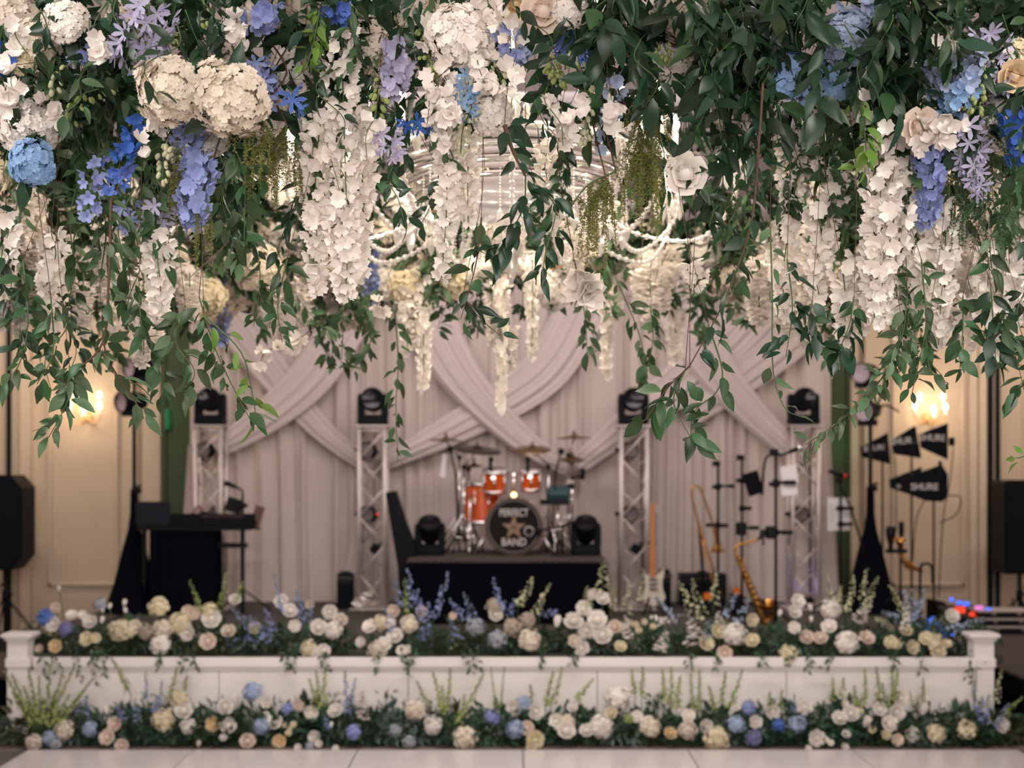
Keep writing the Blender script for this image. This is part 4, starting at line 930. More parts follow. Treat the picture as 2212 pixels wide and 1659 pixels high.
# florets used one by one on the near strands
WFLOR = [floret(4, .026, .027, .15 + .2 * k, .35, .08, .75).mesh('floret', PET['white']) for k in range(3)]
def flor_set(col, kind):
    if kind == 'delph': return [floret(5, .019, .017, .2 + .15 * k, .25, 0, .7).mesh('floret', PET[col]) for k in range(2)]
    if kind == 'star': return [floret(6, .036, .0125, .25 + .2 * k, .10, 0, .15, 4).mesh('floret', PET[col]) for k in range(2)]
    if kind == 'bell': return [floret(5, .020, .013, .9 + .1 * k, -.35, 0, .5).mesh('floret', PET[col]) for k in range(2)]
    if kind == 'bud': return [MB().ball((0, 0, .006), .0065, 6, (.8, .8, 1.3)).mesh('bud', PET[col])]
FS = {}
def fset(col, kind):
    if (col, kind) not in FS: FS[(col, kind)] = flor_set(col, kind)
    return FS[(col, kind)]
def hydrangea_mesh(r, col, nf=90, fl=.014, seed=1, flat=.74):
    mb = MB()
    ns = rdir() * 9
    for i in range(nf):
        z = 1 - 1.6 * (i + .5) / nf; a = i * 2.39996; rr = math.sqrt(max(0, 1 - z * z)); nrm = V((rr * math.cos(a), rr * math.sin(a), z))
        nrm = (nrm + rdir() * .16).normalized(); k = r * U(.93, 1.04) * (1 + .34 * noise.noise(nrm * 1.7 + ns))
        m = Matrix.Translation(V((nrm.x * k, nrm.y * k, nrm.z * k * flat))) @ zframe((nrm + rdir() * .3 + V((0, 0, .25))).normalized())
        floret(4, fl, fl * 1.12, .06, .12, 0, .85, 2, mb, m)
    mb.ball((0, 0, 0), r * .80, 12, (1, 1, flat))
    return mb.mesh('florets', PET[col])
HYD = {}
def hyd(col, v=0, big=True):
    k = (col, v, big)
    if k not in HYD: HYD[k] = hydrangea_mesh(.085 if big else .07, col, 190 if big else 70, .0165 if big else .018, v)
    return HYD[k]
def rose_mesh(r, col, open_=1.0):
    mb = MB()
    mb.ball((0, 0, -r * .1), r * .6, 10, (1, 1, 1.15))
    for ring, (n, tilt, k) in enumerate(((3, 1.45, .66), (4, 1.3, .8), (5, 1.12, .95), (6, .86, 1.0))):
        for i in range(n):
            m = Matrix.Rotation(2 * PI * i / n + ring * .5 + U(-.1, .1), 4, 'Z') @ Matrix.Translation((0, r * .28 * ring / 3, -r * .45)) @ Matrix.Rotation(tilt * (1.1 - .12 * open_), 4, 'X')
            petal_geo(mb, m, r * 1.35 * k, r * 1.25, .10 - .10 * ring, 4, 0, .72)
    return mb.mesh('petals', PET[col])
ROSE = {}
def rose(col):
    if col not in ROSE: ROSE[col] = rose_mesh(.042, col)
    return ROSE[col]
TUL = {}
def tulip(col):
    if col not in TUL:
        mb = MB()
        for i in range(6):
            petal_geo(mb, Matrix.Rotation(2 * PI * i / 6, 4, 'Z') @ Matrix.Translation((0, .006, 0)) @ Matrix.Rotation(1.25 - .1 * (i % 2), 4, 'X'), .05, .032, .35, 4, 0, .3)
        TUL[col] = mb.mesh('petals', PET[col])
    return TUL[col]
SEPAL = leaf_geo(.03, .5, -.2, .2, 3).mesh('sepal', M_STEM)
def zoom_m(p, k=1.0, e=(0, 0, 0)): return Matrix.Translation(p) @ rot_euler(*e) @ Matrix.Scale(k, 4)
def tube_obj(pts, r, mt, parent, name='stem', n=5, taper=.7):
    return MB().tube(pts, r, n, taper).build(name, mt, parent, True)
# ------------------------------------------------------------------ canopy builders
CY, RA, RB = 5.42, 2.25, 1.42              # ring of the floral canopy round the chandelier
def ring_pt(a, k=1.0):
    c, s = math.cos(a), math.sin(a); e = .72
    return V((RA * k * math.copysign(abs(c) ** e, c), CY + RB * k * math.copysign(abs(s) ** e, s), 0))
def hang(t, p, r=.0010, m_=None):
    # thin stem from a hanging piece up into the greenery of the ring
    if p.z > 3.2: return
    a = math.acos(max(-1, min(1, math.copysign((abs(p.x) / (RA * .92)) ** (1 / .72), p.x)))); f = ring_pt(a if p.y > CY else -a, .92)
    q = V((p.x, f.y, 3.28)); q.x = max(-RA * .9, min(RA * .9, q.x))
    tube_obj(catmull([p, p.lerp(q, .5) + V((U(-.09, .09), U(-.06, .06), 0)), q], 5), r, m_ or M_TWIG, t, 'hanging_stem', 4, 1.0)
FILL = MB()
def filler(path, nleaf, L):
    pts = catmull(path, 6); FILL.tube(pts, .002, 4)
    for i in range(nleaf):
        p = pts[R_.randrange(len(pts))]; sd = rdir(); ld = (sd * U(.6, 1.1) + V((0, 0, -U(-.3, 1.0)))).normalized()
        leaf_geo(L * U(.6, 1.18), .42, .25, .3, 3, 0, Matrix.Translation(p + ld * U(.004, .02)) @ frame(ld, V((U(-.6, .6), U(-1.2, -.1), U(0, 1)))), FILL)
def vine(path, nleaf, L, label, group, kind='green', stem=.0022, mt=None, twig=False, spread=1.0, root=None, start=0.0, merge=False):
    """a trailing vine: one stem, every leaf a part"""
    pts = catmull(path, 6); base = pts[0]
    t = root or thing('trailing_vine', label, 'vine', base, group)
    tube_obj(pts, stem, mt or (M_TWIG if twig else M_STEM), t, 'stem', 5, .45)
    if base.z > 2.05: hang(t, base, m_=M_TWIG if twig else None)
    acc = [0.0]
    for i in range(1, len(pts)): acc.append(acc[-1] + (pts[i] - pts[i - 1]).length)
    tot = acc[-1]; mb = MB() if merge else None
    for i in range(nleaf):
        u = tot * (start + (1 - start) * (i + U(.1, .9)) / nleaf); k = 1
        while k < len(acc) - 1 and acc[k] < u: k += 1
        f = (u - acc[k - 1]) / max(1e-6, acc[k] - acc[k - 1]); p = pts[k - 1].lerp(pts[k], min(1, f)); dr = (pts[k] - pts[k - 1]).normalized()
        side = rdir(); side = side - dr * side.dot(dr)
        if side.length < .1: side = V((1, 0, 0))
        side.normalize()
        ld = (dr * U(.25, .9) + side * U(.5, 1.1) * spread + V((0, 0, -U(-.55, 1.0)))).normalized()
        pet = U(.004, .02); q = p + (ld * .5 + side * .5) * pet
        up = V((U(-.6, .6), U(-1.2, -.1), U(.0, 1.0)))
        l = L * U(.6, 1.18)
        m = Matrix.Translation(q - base) @ frame(ld, up) @ Matrix.Scale(l, 4)
        if merge: leaf_geo(l, .42, .25, .3, 3, 0, Matrix.Translation(q - base) @ frame(ld, up), mb)
        else:
            kd = kind if R_.random() > .12 else ('pale' if kind == 'green' else 'green')
            part('leaf', R_.choice(LEAF[kd]), t, m)
    if merge:
        o = bpy.data.objects.new('leaves', mb.mesh('leaves', LEAF[kind][0].materials[0])); COL.objects.link(o); o.parent = t
    return t
def drop_path(p, q, sway=.05, n=4):
    out = []
    for i in range(n + 1):
        t = i / n; o = V((U(-1, 1), U(-1, 1), 0)) * sway * math.sin(t * PI) if 0 < i < n else V((0, 0, 0))
        out.append(p.lerp(q, t) + o)
    return out
def strand(p, q, rad, nfl, label, group, meshes, cat='flower strand', name='wisteria_strand', tip=.3, size=1.0, wob=.02, down=.6, stem_m=None, jit=.5):
    """a hanging flower strand: stem plus individual florets"""
    path = catmull(drop_path(p, q, wob, 3), 5); t = thing(name, label, cat, p, group)
    tube_obj(path, .0018, stem_m or M_STEM, t, 'stem', 4); hang(t, p)
    K = len(path) - 1
    for i in range(nfl):
        u = ((i + U(.2, .8)) / nfl) ** .92; f = u * K; k = min(K - 1, int(f)); c = path[k].lerp(path[k + 1], f - k)
        a = i * 2.39996 + U(-.4, .4); prof = 1 - (1 - tip) * u ** 1.5
        if u < .08: prof *= .7
        r = rad * prof * U(1 - jit, 1)
        o = V((math.cos(a), math.sin(a), 0)); nrm = (o + V((0, 0, -U(.1, down * 1.6)))).normalized()
        m = Matrix.Translation(c + o * r - p) @ zframe(nrm) @ Matrix.Scale(size * U(.8, 1.15) * (.7 + .3 * prof), 4)
        part('floret', R_.choice(meshes), t, m)
    return t
def head(p, nrm, me, k, label, cat, group, name, leaves=0, leafkind='dark', stemlen=.12):
    t = thing(name, label, cat, p, group)
    m = zframe(nrm) @ Matrix.Scale(k, 4)
    part('florets' if 'hydr' in name else 'petals', me, t, m)
    tube_obj([p, p - nrm * stemlen * .5, p - nrm * stemlen + V((0, 0, .03))], .0035, M_STEM, t)
    for i in range(leaves):
        sd = rdir(); sd = (sd - nrm * sd.dot(nrm)).normalized()
        part('leaf', R_.choice(LEAF[leafkind]), t, Matrix.Translation(sd * .05 * k - nrm * .03) @ frame((sd + nrm * .1).normalized(), nrm) @ Matrix.Scale(U(.09, .13), 4))
    return t
# ------------------------------------------------------------------ support frame of the canopy
fr = thing('canopy_frame', 'hidden metal ring frame carrying the floral canopy from the ceiling', 'frame', (0, CY, 3.62))
for k_, z in ((1.0, 3.60), (.82, 3.66)):
    pts = [ring_pt(2 * PI * i / 64, k_) + V((0, 0, z)) for i in range(65)]
    MB().tube(pts, .012, 6).build('hoop', M_BLACK, fr, True)
for i in range(12):
    a = 2 * PI * i / 12; MB().cyl(ring_pt(a, .82) + V((0, 0, 3.66)), ring_pt(a, 1.0) + V((0, 0, 3.60)), .008, n=6).build('spoke', M_BLACK, fr, True)
    if i % 2 == 0: MB().cyl(ring_pt(a, .9) + V((0, 0, 3.64)), ring_pt(a, .9) + V((0, 0, ZC)), .003, n=5).build('hanging_wire', M_BLACK, fr, True)
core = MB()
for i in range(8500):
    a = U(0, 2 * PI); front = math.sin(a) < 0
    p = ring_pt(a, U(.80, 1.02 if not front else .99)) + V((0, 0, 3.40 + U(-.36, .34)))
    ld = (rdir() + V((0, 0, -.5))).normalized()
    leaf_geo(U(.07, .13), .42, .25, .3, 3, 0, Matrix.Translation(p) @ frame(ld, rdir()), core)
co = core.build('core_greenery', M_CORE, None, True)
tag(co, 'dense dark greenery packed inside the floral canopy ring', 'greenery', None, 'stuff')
# ------------------------------------------------------------------ chandelier
CC = V((0.0, 5.45, 3.02))
ch = thing('chandelier', 'large crystal chandelier with silver banded bowl inside the floral canopy', 'chandelier', V((0, 5.45, ZC)))
MB().cyl((0, 5.45, 3.3), (0, 5.45, ZC), .015, n=8).build('rod', M_SILVER, ch, True)
for i, (r, z, h) in enumerate(((.46, 3.21, .05), (.44, 3.155, .045), (.41, 3.105, .04), (.37, 3.06, .035))):
    MB().lathe([(r - .03, -h / 2), (r, -h / 2), (r + .012, 0), (r, h / 2), (r - .03, h / 2)], (0, 5.45, z), (0, 0, 1), 48).build('silver_band', M_SILVER, ch, True)
MB().lathe([(.36, .02), (.30, -.03), (.20, -.075), (.08, -.10), (0, -.105)], (0, 5.45, 3.05), (0, 0, 1), 40).build('glass_bowl', M_GLASS, ch, True)
MB().lathe([(0, 0), (.05, .0), (.02, -.05), (.045, -.09), (.02, -.13), (.03, -.17), (0, -.24)], (0, 5.45, 2.95), (0, 0, 1), 16).build('finial', M_CRYSTAL, ch, True)
drop = MB().lathe([(0, 0), (.012, -.02), (.017, -.045), (.010, -.07), (0, -.085)], n=6).mesh('crystal_drop', M_CRYSTAL, False)
bead = MB()
for i in range(14): bead.ball((0, 0, -.014 * i), .0062, 6)
bead = bead.mesh('bead_string', M_CRYSTAL)
arm_n = 14
for i in range(arm_n):
    a = 2 * PI * (i + .5) / arm_n; o = V((math.cos(a), math.sin(a), 0)); R0 = .84 if i % 2 else .66; zc = .06 if i % 2 else .18
    c0 = V((0, 5.45, 3.12))
    pts = catmull([c0 + o * .30, c0 + o * .42 + V((0, 0, -.20)), c0 + o * (R0 - .14) + V((0, 0, -.26)), c0 + o * R0 + V((0, 0, -.12)), c0 + o * R0 + V((0, 0, zc - .06))], 8)
    am = MB(); am.tube(pts, .006, 7)
    for k in range(0, len(pts)): am.ball(pts[k], .0125, 6)
    am.build('arm', M_CRYSTAL, ch, True)
    e = pts[-1]
    MB().lathe([(0, 0), (.02, .0), (.055, .02), (.058, .026), (.018, .012), (0, .012)], e, (0, 0, 1), 14).build('drip_pan', M_CRYSTAL, ch, True)
    MB().lathe([(.012, 0), (.012, .09), (0, .092)], e + V((0, 0, .012)), (0, 0, 1), 8).build('candle', M_WHITE, ch, True)
    MB().lathe([(.008, 0), (.016, .018), (.013, .035), (0, .062)], e + V((0, 0, .10)), (0, 0, 1), 8).build('bulb', M_BULB, ch, True)
    for k in range(4):
        b_ = 2 * PI * k / 4 + .3; q = e + V((.052 * math.cos(b_), .052 * math.sin(b_), .015))
        part('crystal_drop', drop, ch, Matrix.Translation(q - ch.location))
    point('chandelier_lamp', e + V((0, 0, .20)), 10.0, (1.0, .87, .70), .03)
for i in range(30):
    a = 2 * PI * i / 30; r = .44 if i % 2 else .40
    part('bead_string', bead, ch, Matrix.Translation(V((r * math.cos(a), 5.45 + r * math.sin(a), 3.09)) - ch.location) @ Matrix.Scale(.8, 4))
    part('crystal_drop', drop, ch, Matrix.Translation(V((r * math.cos(a), 5.45 + r * math.sin(a), 2.94)) - ch.location))
for i in range(8):
    a = 2 * PI * i / 8 + .2
    part('bead_string', bead, ch, Matrix.Translation(V((.22 * math.cos(a), 5.45 + .22 * math.sin(a), 2.96)) - ch.location))
# ------------------------------------------------------------------ near white wisteria
G1 = 'near white wisteria strands'
def zone(px):
    if px < 560: return 'on the keyboard table side of the canopy'
    if px < 900: return 'over the left riser truss'
    if px < 1330: return 'over the drum kit'
    if px < 1640: return 'over the white guitar'
    return 'on the antenna side of the canopy'
def wis(px, y0, y1, d, wd, nf=None, lab='white wisteria strand'):
    p, q = P(px, y0, d), P(px + U(-14, 14), y1, d + U(-.04, .04)); L = (q - p).length
    strand(p, q, wd / 2 / 750 * .92, nf or int(L * 150 * (wd / 60)), lab + ' hanging ' + zone(px), G1 + ' ' + zone(px), WFLOR, jit=.55, size=1.0)
for a, lb in (((738, 60, 640, 4.0, 74), 'longest white wisteria strand of the bundle'), ((695, 240, 630, 4.05, 78), 'white wisteria strand beside the olive amaranth'), ((775, 230, 600, 4.1, 70), 'white wisteria strand on the silver bowl side of the bundle'), ((735, 420, 640, 3.97, 84), 'thick short white wisteria strand in front of the bundle'),
          ((345, 490, 690, 4.1, 74), 'white wisteria strand under the lilac starflowers'), ((960, 185, 600, 4.05, 54), 'long slim white wisteria strand in front of the silver bowl'), ((1003, 150, 480, 4.15, 58), 'white wisteria strand behind the sky blue starflowers'),
          ((1895, 300, 700, 4.05, 84), 'long white wisteria strand beside the lime vine'), ((1945, 270, 660, 4.1, 78), 'long white wisteria strand below the blush rose'), ((1925, 420, 690, 4.0, 80), 'thick white wisteria strand between two long ones'),
          ((1720, 235, 520, 4.3, 62), 'white wisteria strand behind the long brown branch'), ((1790, 330, 560, 4.25, 70), 'white wisteria strand left of the lime vine'), ((2032, 430, 745, 4.1, 62), 'white wisteria strand below the lavender delphinium'), ((1815, 560, 740, 4.1, 60), 'low white wisteria strand over the right doorway'),
          ((2000, 540, 700, 4.2, 64), 'low white wisteria strand over the light stand by the antennas'), ((1700, 520, 690, 4.4, 60), 'low white wisteria strand near the right truss head'), ((2090, 600, 765, 4.15, 54), 'low white wisteria strand over the antenna side sconce'), ((2180, 560, 760, 4.2, 58), 'low white wisteria strand above the right speaker'), ((2150, 640, 775, 4.1, 46), 'slim low white wisteria strand near the right seal strips'),
          ((2125, 520, 690, 4.2, 60), 'white wisteria strand under the asparagus fern'), ((1985, 470, 640, 4.1, 66), 'white wisteria strand behind the lavender delphinium tip'), ((1860, 540, 720, 4.15, 66), 'low white wisteria strand under the lime vine'), ((1760, 440, 650, 4.2, 62), 'white wisteria strand in the dark vines'),
          ((8, 460, 570, 4.1, 60), 'white wisteria strand below the sky blue hydrangea'), ((110, 500, 650, 4.25, 60), 'white wisteria strand above the left sconce'), ((1185, 300, 500, 4.4, 60), 'white wisteria strand in front of the glass bowl'), ((1490, 560, 620, 4.6, 60), 'short white wisteria strand above the guitar truss')):
    px, y0, y1, d, wd = a
    p, q = P(px, y0, d), P(px + U(-14, 14), y1, d + U(-.04, .04)); L = (q - p).length
    strand(p, q, wd / 2 / 750 * .95, int(L * 125 * (wd / 60)), lb, 'near white wisteria strands', WFLOR, jit=.6, size=1.06)
# mid and far strands: joined blossoms, shared meshes
def strand_mesh(L, rad, n, col, seed, tip=.25, fl=.024, pet=4):
    mb = MB()
    for i in range(n):
        u = max(.01, min(1, (i + U(-.4, 1.4)) / n)); a = U(0, 6.28); r = rad * (1 - (1 - tip) * u ** 1.4) * U(.5, 1)
        o = V((math.cos(a), math.sin(a), 0)); nr = (o + V((0, 0, -U(.1, .9)))).normalized()
        floret(pet, fl, fl, .25, .3, 0, .7, 2, mb, Matrix.Translation(o * r + V((0, 0, -L * u))) @ zframe(nr))
    return mb.mesh('blossoms', PET[col])
SM = {c: [strand_mesh(1.0, .095, 64, c, k, fl=.062) for k in range(2)] for c in ('white', 'lavender', 'blue', 'ivory')}
def far_strand(p, L, k, col, label, group):
    t = thing('wisteria_strand', label, 'flower strand', p, group)
    part('blossoms', R_.choice(SM[col]), t, Matrix.Rotation(U(0, 6), 4, 'Z') @ Matrix.Diagonal((k, k, L, 1)))
    tube_obj([p + V((0, 0, .02)), p - V((0, 0, L * .9))], .003, M_STEM, t); hang(t, p, .0022)
for px, y0, y1, d, k in ((880, 600, 765, 6.6, .45), (915, 590, 838, 6.6, .42), (895, 560, 740, 6.7, .5), (1082, 600, 885, 6.5, .34), (1072, 580, 740, 6.6, .6), (1062, 640, 745, 6.5, .3), (1150, 570, 775, 6.5, .34), (1100, 700, 800, 6.55, .42),
                        (1405, 580, 695, 6.3, .6), (1385, 570, 660, 6.4, .5), (1430, 570, 670, 6.4, .5), (655, 600, 705, 6.3, .42), (600, 620, 705, 6.3, .40), (120, 500, 710, 5.4, .6), (95, 540, 640, 5.4, .6), (180, 600, 725, 5.5, .4),
                        (310, 600, 790, 5.2, .5), (330, 560, 760, 5.3, .5), (410, 600, 690, 5.6, .5), (1640, 560, 700, 5.6, .55), (1700, 580, 720, 5.5, .55), (1760, 480, 690, 5.3, .55), (1750, 560, 730, 5.3, .5), (2060, 480, 700, 5.3, .6), (1960, 560, 740, 5.4, .5), (1850, 560, 720, 5.4, .55), (1240, 480, 600, 6.0, .5), (60, 430, 560, 5.2, .6), (230, 480, 640, 5.6, .55)):
    p = P(px, y0, d); L = (y1 - y0) / FPX * d
    far_strand(p, L, k, 'white', 'white wisteria strand deep in the canopy ' + zone(px).replace(' of the canopy', ''), 'far white wisteria strands ' + zone(px))
def orchid_spray(pts, d, n, label, k=1.0):
    path = [P(x, y, d) for x, y in pts]; t = thing('orchid_spray', label, 'flower', path[0]); c = catmull(path, 6)
    tube_obj(c, .002, M_TWIG, t); hang(t, path[0])
    for i in range(n):
        p = c[int((len(c) - 1) * (.35 + .65 * (i + .5) / n))] + rdir() * .012
        part('floret', R_.choice(WFLOR), t, Matrix.Translation(p - path[0]) @ zframe((rdir() + V((0, -1, -.2))).normalized()) @ Matrix.Scale(k * U(1.0, 1.5), 4))
orchid_spray([(700, 690), (640, 735), (575, 760), (560, 800)], 5.6, 9, 'loose sprig of small white blossoms dangling before the left drape swags')
orchid_spray([(640, 700), (645, 730), (640, 752)], 5.7, 6, 'short sprig with two white blossoms before the left drape swags')
orchid_spray([(1240, 560), (1250, 600), (1262, 630), (1285, 625)], 4.3, 9, 'large white orchid blossoms in the hanging greenery over the drum kit', 1.7)
orchid_spray([(820, 640), (815, 665), (835, 672)], 5.6, 5, 'tiny white blossom sprig beside the near wisteria bundle')
# ------------------------------------------------------------------ blue strands
def blue(px, y0, y1, d, wd, col, kind, n, label, tip=.5, size=1.0, px1=None):
    p, q = P(px, y0, d), P(px1 or px, y1, d)
    strand(p, q, wd / 2 / 750, n, label, None, fset(col, kind), 'flower stem', 'delphinium' if kind != 'star' else 'starflower', tip, size, .015)
for a in ((412, 250, 490, 4.0, 66, 'lavender', 'delph', 60, 'lavender blue delphinium spray below the two big white hydrangeas', .6, 1.45),
          (425, 330, 470, 3.95, 60, 'lavender', 'delph', 30, 'short lavender delphinium tucked against the olive amaranth', .7, 1.5),
          (215, 330, 475, 4.05, 60, 'lavender', 'bell', 16, 'small blue bellflower stem on the keyboard table side', .5, 1.3, 190),
          (265, 320, 420, 4.05, 70, 'blue', 'bell', 16, 'deep blue bellflower stem under the leafy branch', .5, 1.3, 240),
          (300, 240, 340, 4.0, 50, 'deepblue', 'delph', 14, 'vivid blue delphinium florets left of the big white hydrangeas', .7, 1.2, 265),
          (275, 430, 500, 4.1, 44, 'lavender', 'star', 8, 'small lavender starflower sprig with dangling tips', .6, .8),
          (2010, 280, 485, 4.05, 56, 'lavender', 'delph', 55, 'lavender blue delphinium spray beside the tall white wisteria', .5, 1.35, 2000),
          (2090, 260, 420, 4.0, 70, 'lilac', 'star', 26, 'pale lilac starflower strand beside the fern', .5, 1.0, 2120),
          (2130, 60, 200, 4.05, 80, 'lilac', 'star', 20, 'pale lilac starflowers high on the antenna side', .8, 1.0, 2150),
          (2198, 230, 350, 4.0, 50, 'deepblue', 'delph', 26, 'vivid blue delphinium at the antenna side edge', .6, 1.25),
          (1005, 150, 255, 3.98, 56, 'skyblue', 'star', 22, 'sky blue starflower cluster between two white wisteria strands', .8, .85),
          (330, 20, 130, 3.95, 120, 'lilac', 'star', 28, 'pale lilac lily cluster above the big white hydrangeas', .9, 1.15, 290),
          (225, 100, 130, 3.98, 60, 'lavender', 'delph', 12, 'few lavender delphinium florets on a slanted stem', .9, 1.1, 180),
          (865, 80, 205, 4.0, 66, 'lilac', 'delph', 34, 'lilac larkspur stem near the tall white wisteria', .6, 1.3, 845),
          (1095, 50, 130, 4.0, 60, 'lavender', 'bell', 12, 'nodding blue bellflowers over the drum kit', .8, 1.4, 1110),
          (1230, 70, 130, 4.1, 110, 'blue', 'delph', 26, 'dark blue delphinium tuft deep in the canopy', .8, 1.2, 1270),
          (2060, 120, 205, 4.0, 120, 'paleblue', 'delph', 60, 'pale blue delphinium cloud high on the antenna side', .9, 1.2),
          (2080, 180, 240, 4.0, 90, 'skyblue', 'delph', 26, 'sky blue delphinium florets under the pale blue cloud', .9, 1.2, 2050),
          (545, 130, 230, 4.0, 80, 'lavender', 'star', 22, 'soft blue starflowers beside the upper white hydrangea', .8, 1.1, 560),
          (620, 185, 235, 4.0, 40, 'blue', 'star', 4, 'single blue agapanthus bloom beside the chandelier candle', .8, 1.1, 632),
          (890, 255, 275, 3.98, 46, 'deepblue', 'star', 6, 'two vivid blue agapanthus blooms in front of the silver bowl', .8, .9, 915),
          (840, 280, 340, 4.0, 60, 'lilac', 'star', 12, 'pale lilac starflowers in front of the silver bowl', .8, .85),
          (340, 440, 500, 4.15, 70, 'lilac', 'star', 14, 'pale lilac starflowers on top of the short white wisteria', .8, 1.0),
          (580, 10, 60, 4.0, 80, 'lavender', 'delph', 18, 'dusky blue delphinium near the canopy top', .8, 1.3, 560),
          (730, 10, 40, 4.0, 60, 'blue', 'delph', 12, 'dark blue delphinium near the lime foliage', .8, 1.3),
          (1120, 110, 125, 4.02, 60, 'paleblue', 'bell', 10, 'pale blue bellflowers beside the nodding blue ones', .8, 1.4, 1090),
          (1850, 10, 40, 4.0, 120, 'paleblue', 'delph', 22, 'pale blue delphinium at the canopy top over the antenna side', .9, 1.2, 1900),
          (10, 90, 160, 4.0, 50, 'deepblue', 'delph', 16, 'vivid blue delphinium beside the round cream bloom', .9, 1.2),
          (1330, 150, 330, 4.05, 46, 'paleblue', 'delph', 16, 'pale larkspur with green buds over the drum kit', .4, 1.2, 1300)):
    blue(*a)
# bud sprays (lime buds)
def bud_spray(pts, d, n, label, col='lime', k=1.3, r=.022):
    path = [P(x, y, d) for x, y in pts]; c = catmull(path, 6); t = thing('bud_spray', label, 'flower buds', path[0]); tube_obj(c, .0022, M_STEM, t); hang(t, path[0])
    for i in range(n):
        u = (i + .5) / n; p = c[int((len(c) - 1) * u)] ; o = rdir(); q = p + V((o.x, o.y, o.z * .4 - .3)) * r * (1.2 - .6 * u)
        part('bud', fset(col, 'bud')[0], t, Matrix.Translation(q - path[0]) @ zframe((q - p + V((0, 0, -.02))).normalized()) @ Matrix.Scale(k * U(.8, 1.3), 4))
for pts, n, lb, col in (([(340, 75), (400, 55), (450, 40)], 12, 'lime bud spray above the lilac lily cluster', 'lime'), ([(340, 100), (380, 75), (350, 105)], 8, 'small lime buds beside the lilac lily cluster', 'lime'),
                        ([(165, 130), (120, 165), (115, 215)], 16, 'pale green bud spray on the keyboard table side', 'palegreen'), ([(220, 190), (170, 210), (150, 270)], 16, 'lime bud spray hanging among the dark leaves', 'lime'),
                        ([(915, 60), (920, 110), (938, 165)], 26, 'lime larkspur buds beside the lilac larkspur', 'lime'), ([(830, 170), (815, 220), (805, 280)], 18, 'lime buds in front of the silver bowl', 'lime'), ([(1060, 110), (1075, 150), (1085, 190)], 20, 'pale lime bud cluster over the drum kit', 'palegreen'),
                        ([(1180, 120), (1200, 150), (1208, 180)], 22, 'plump lime buds over the drum kit', 'lime'), ([(1245, 110), (1262, 180), (1270, 260), (1255, 310)], 34, 'long pale green bud spray over the drum kit', 'palegreen'), ([(1020, 230), (1000, 280), (995, 330)], 20, 'pale green tip of the sky blue starflower cluster', 'palegreen'),
                        ([(1850, 20), (1835, 60), (1825, 80)], 16, 'grey green bud spray at the canopy top', 'palegreen'), ([(2110, 100), (2120, 160), (2105, 240)], 24, 'lime bud spray over the pale blue delphinium cloud', 'lime'), ([(2085, 205), (2100, 225), (2120, 235)], 10, 'lime buds under the pale blue delphinium cloud', 'lime'),
                        ([(360, 290), (355, 340), (350, 390)], 18, 'pale buds beside the lavender delphinium spray', 'palegreen'), ([(390, 300), (375, 330), (370, 310)], 16, 'cluster of cream buds under the left big white hydrangea', 'palegreen'), ([(1430, 90), (1440, 110), (1450, 120)], 10, 'lime buds beside the cream rose', 'lime')):
    bud_spray(pts, 3.98, n, lb, col)
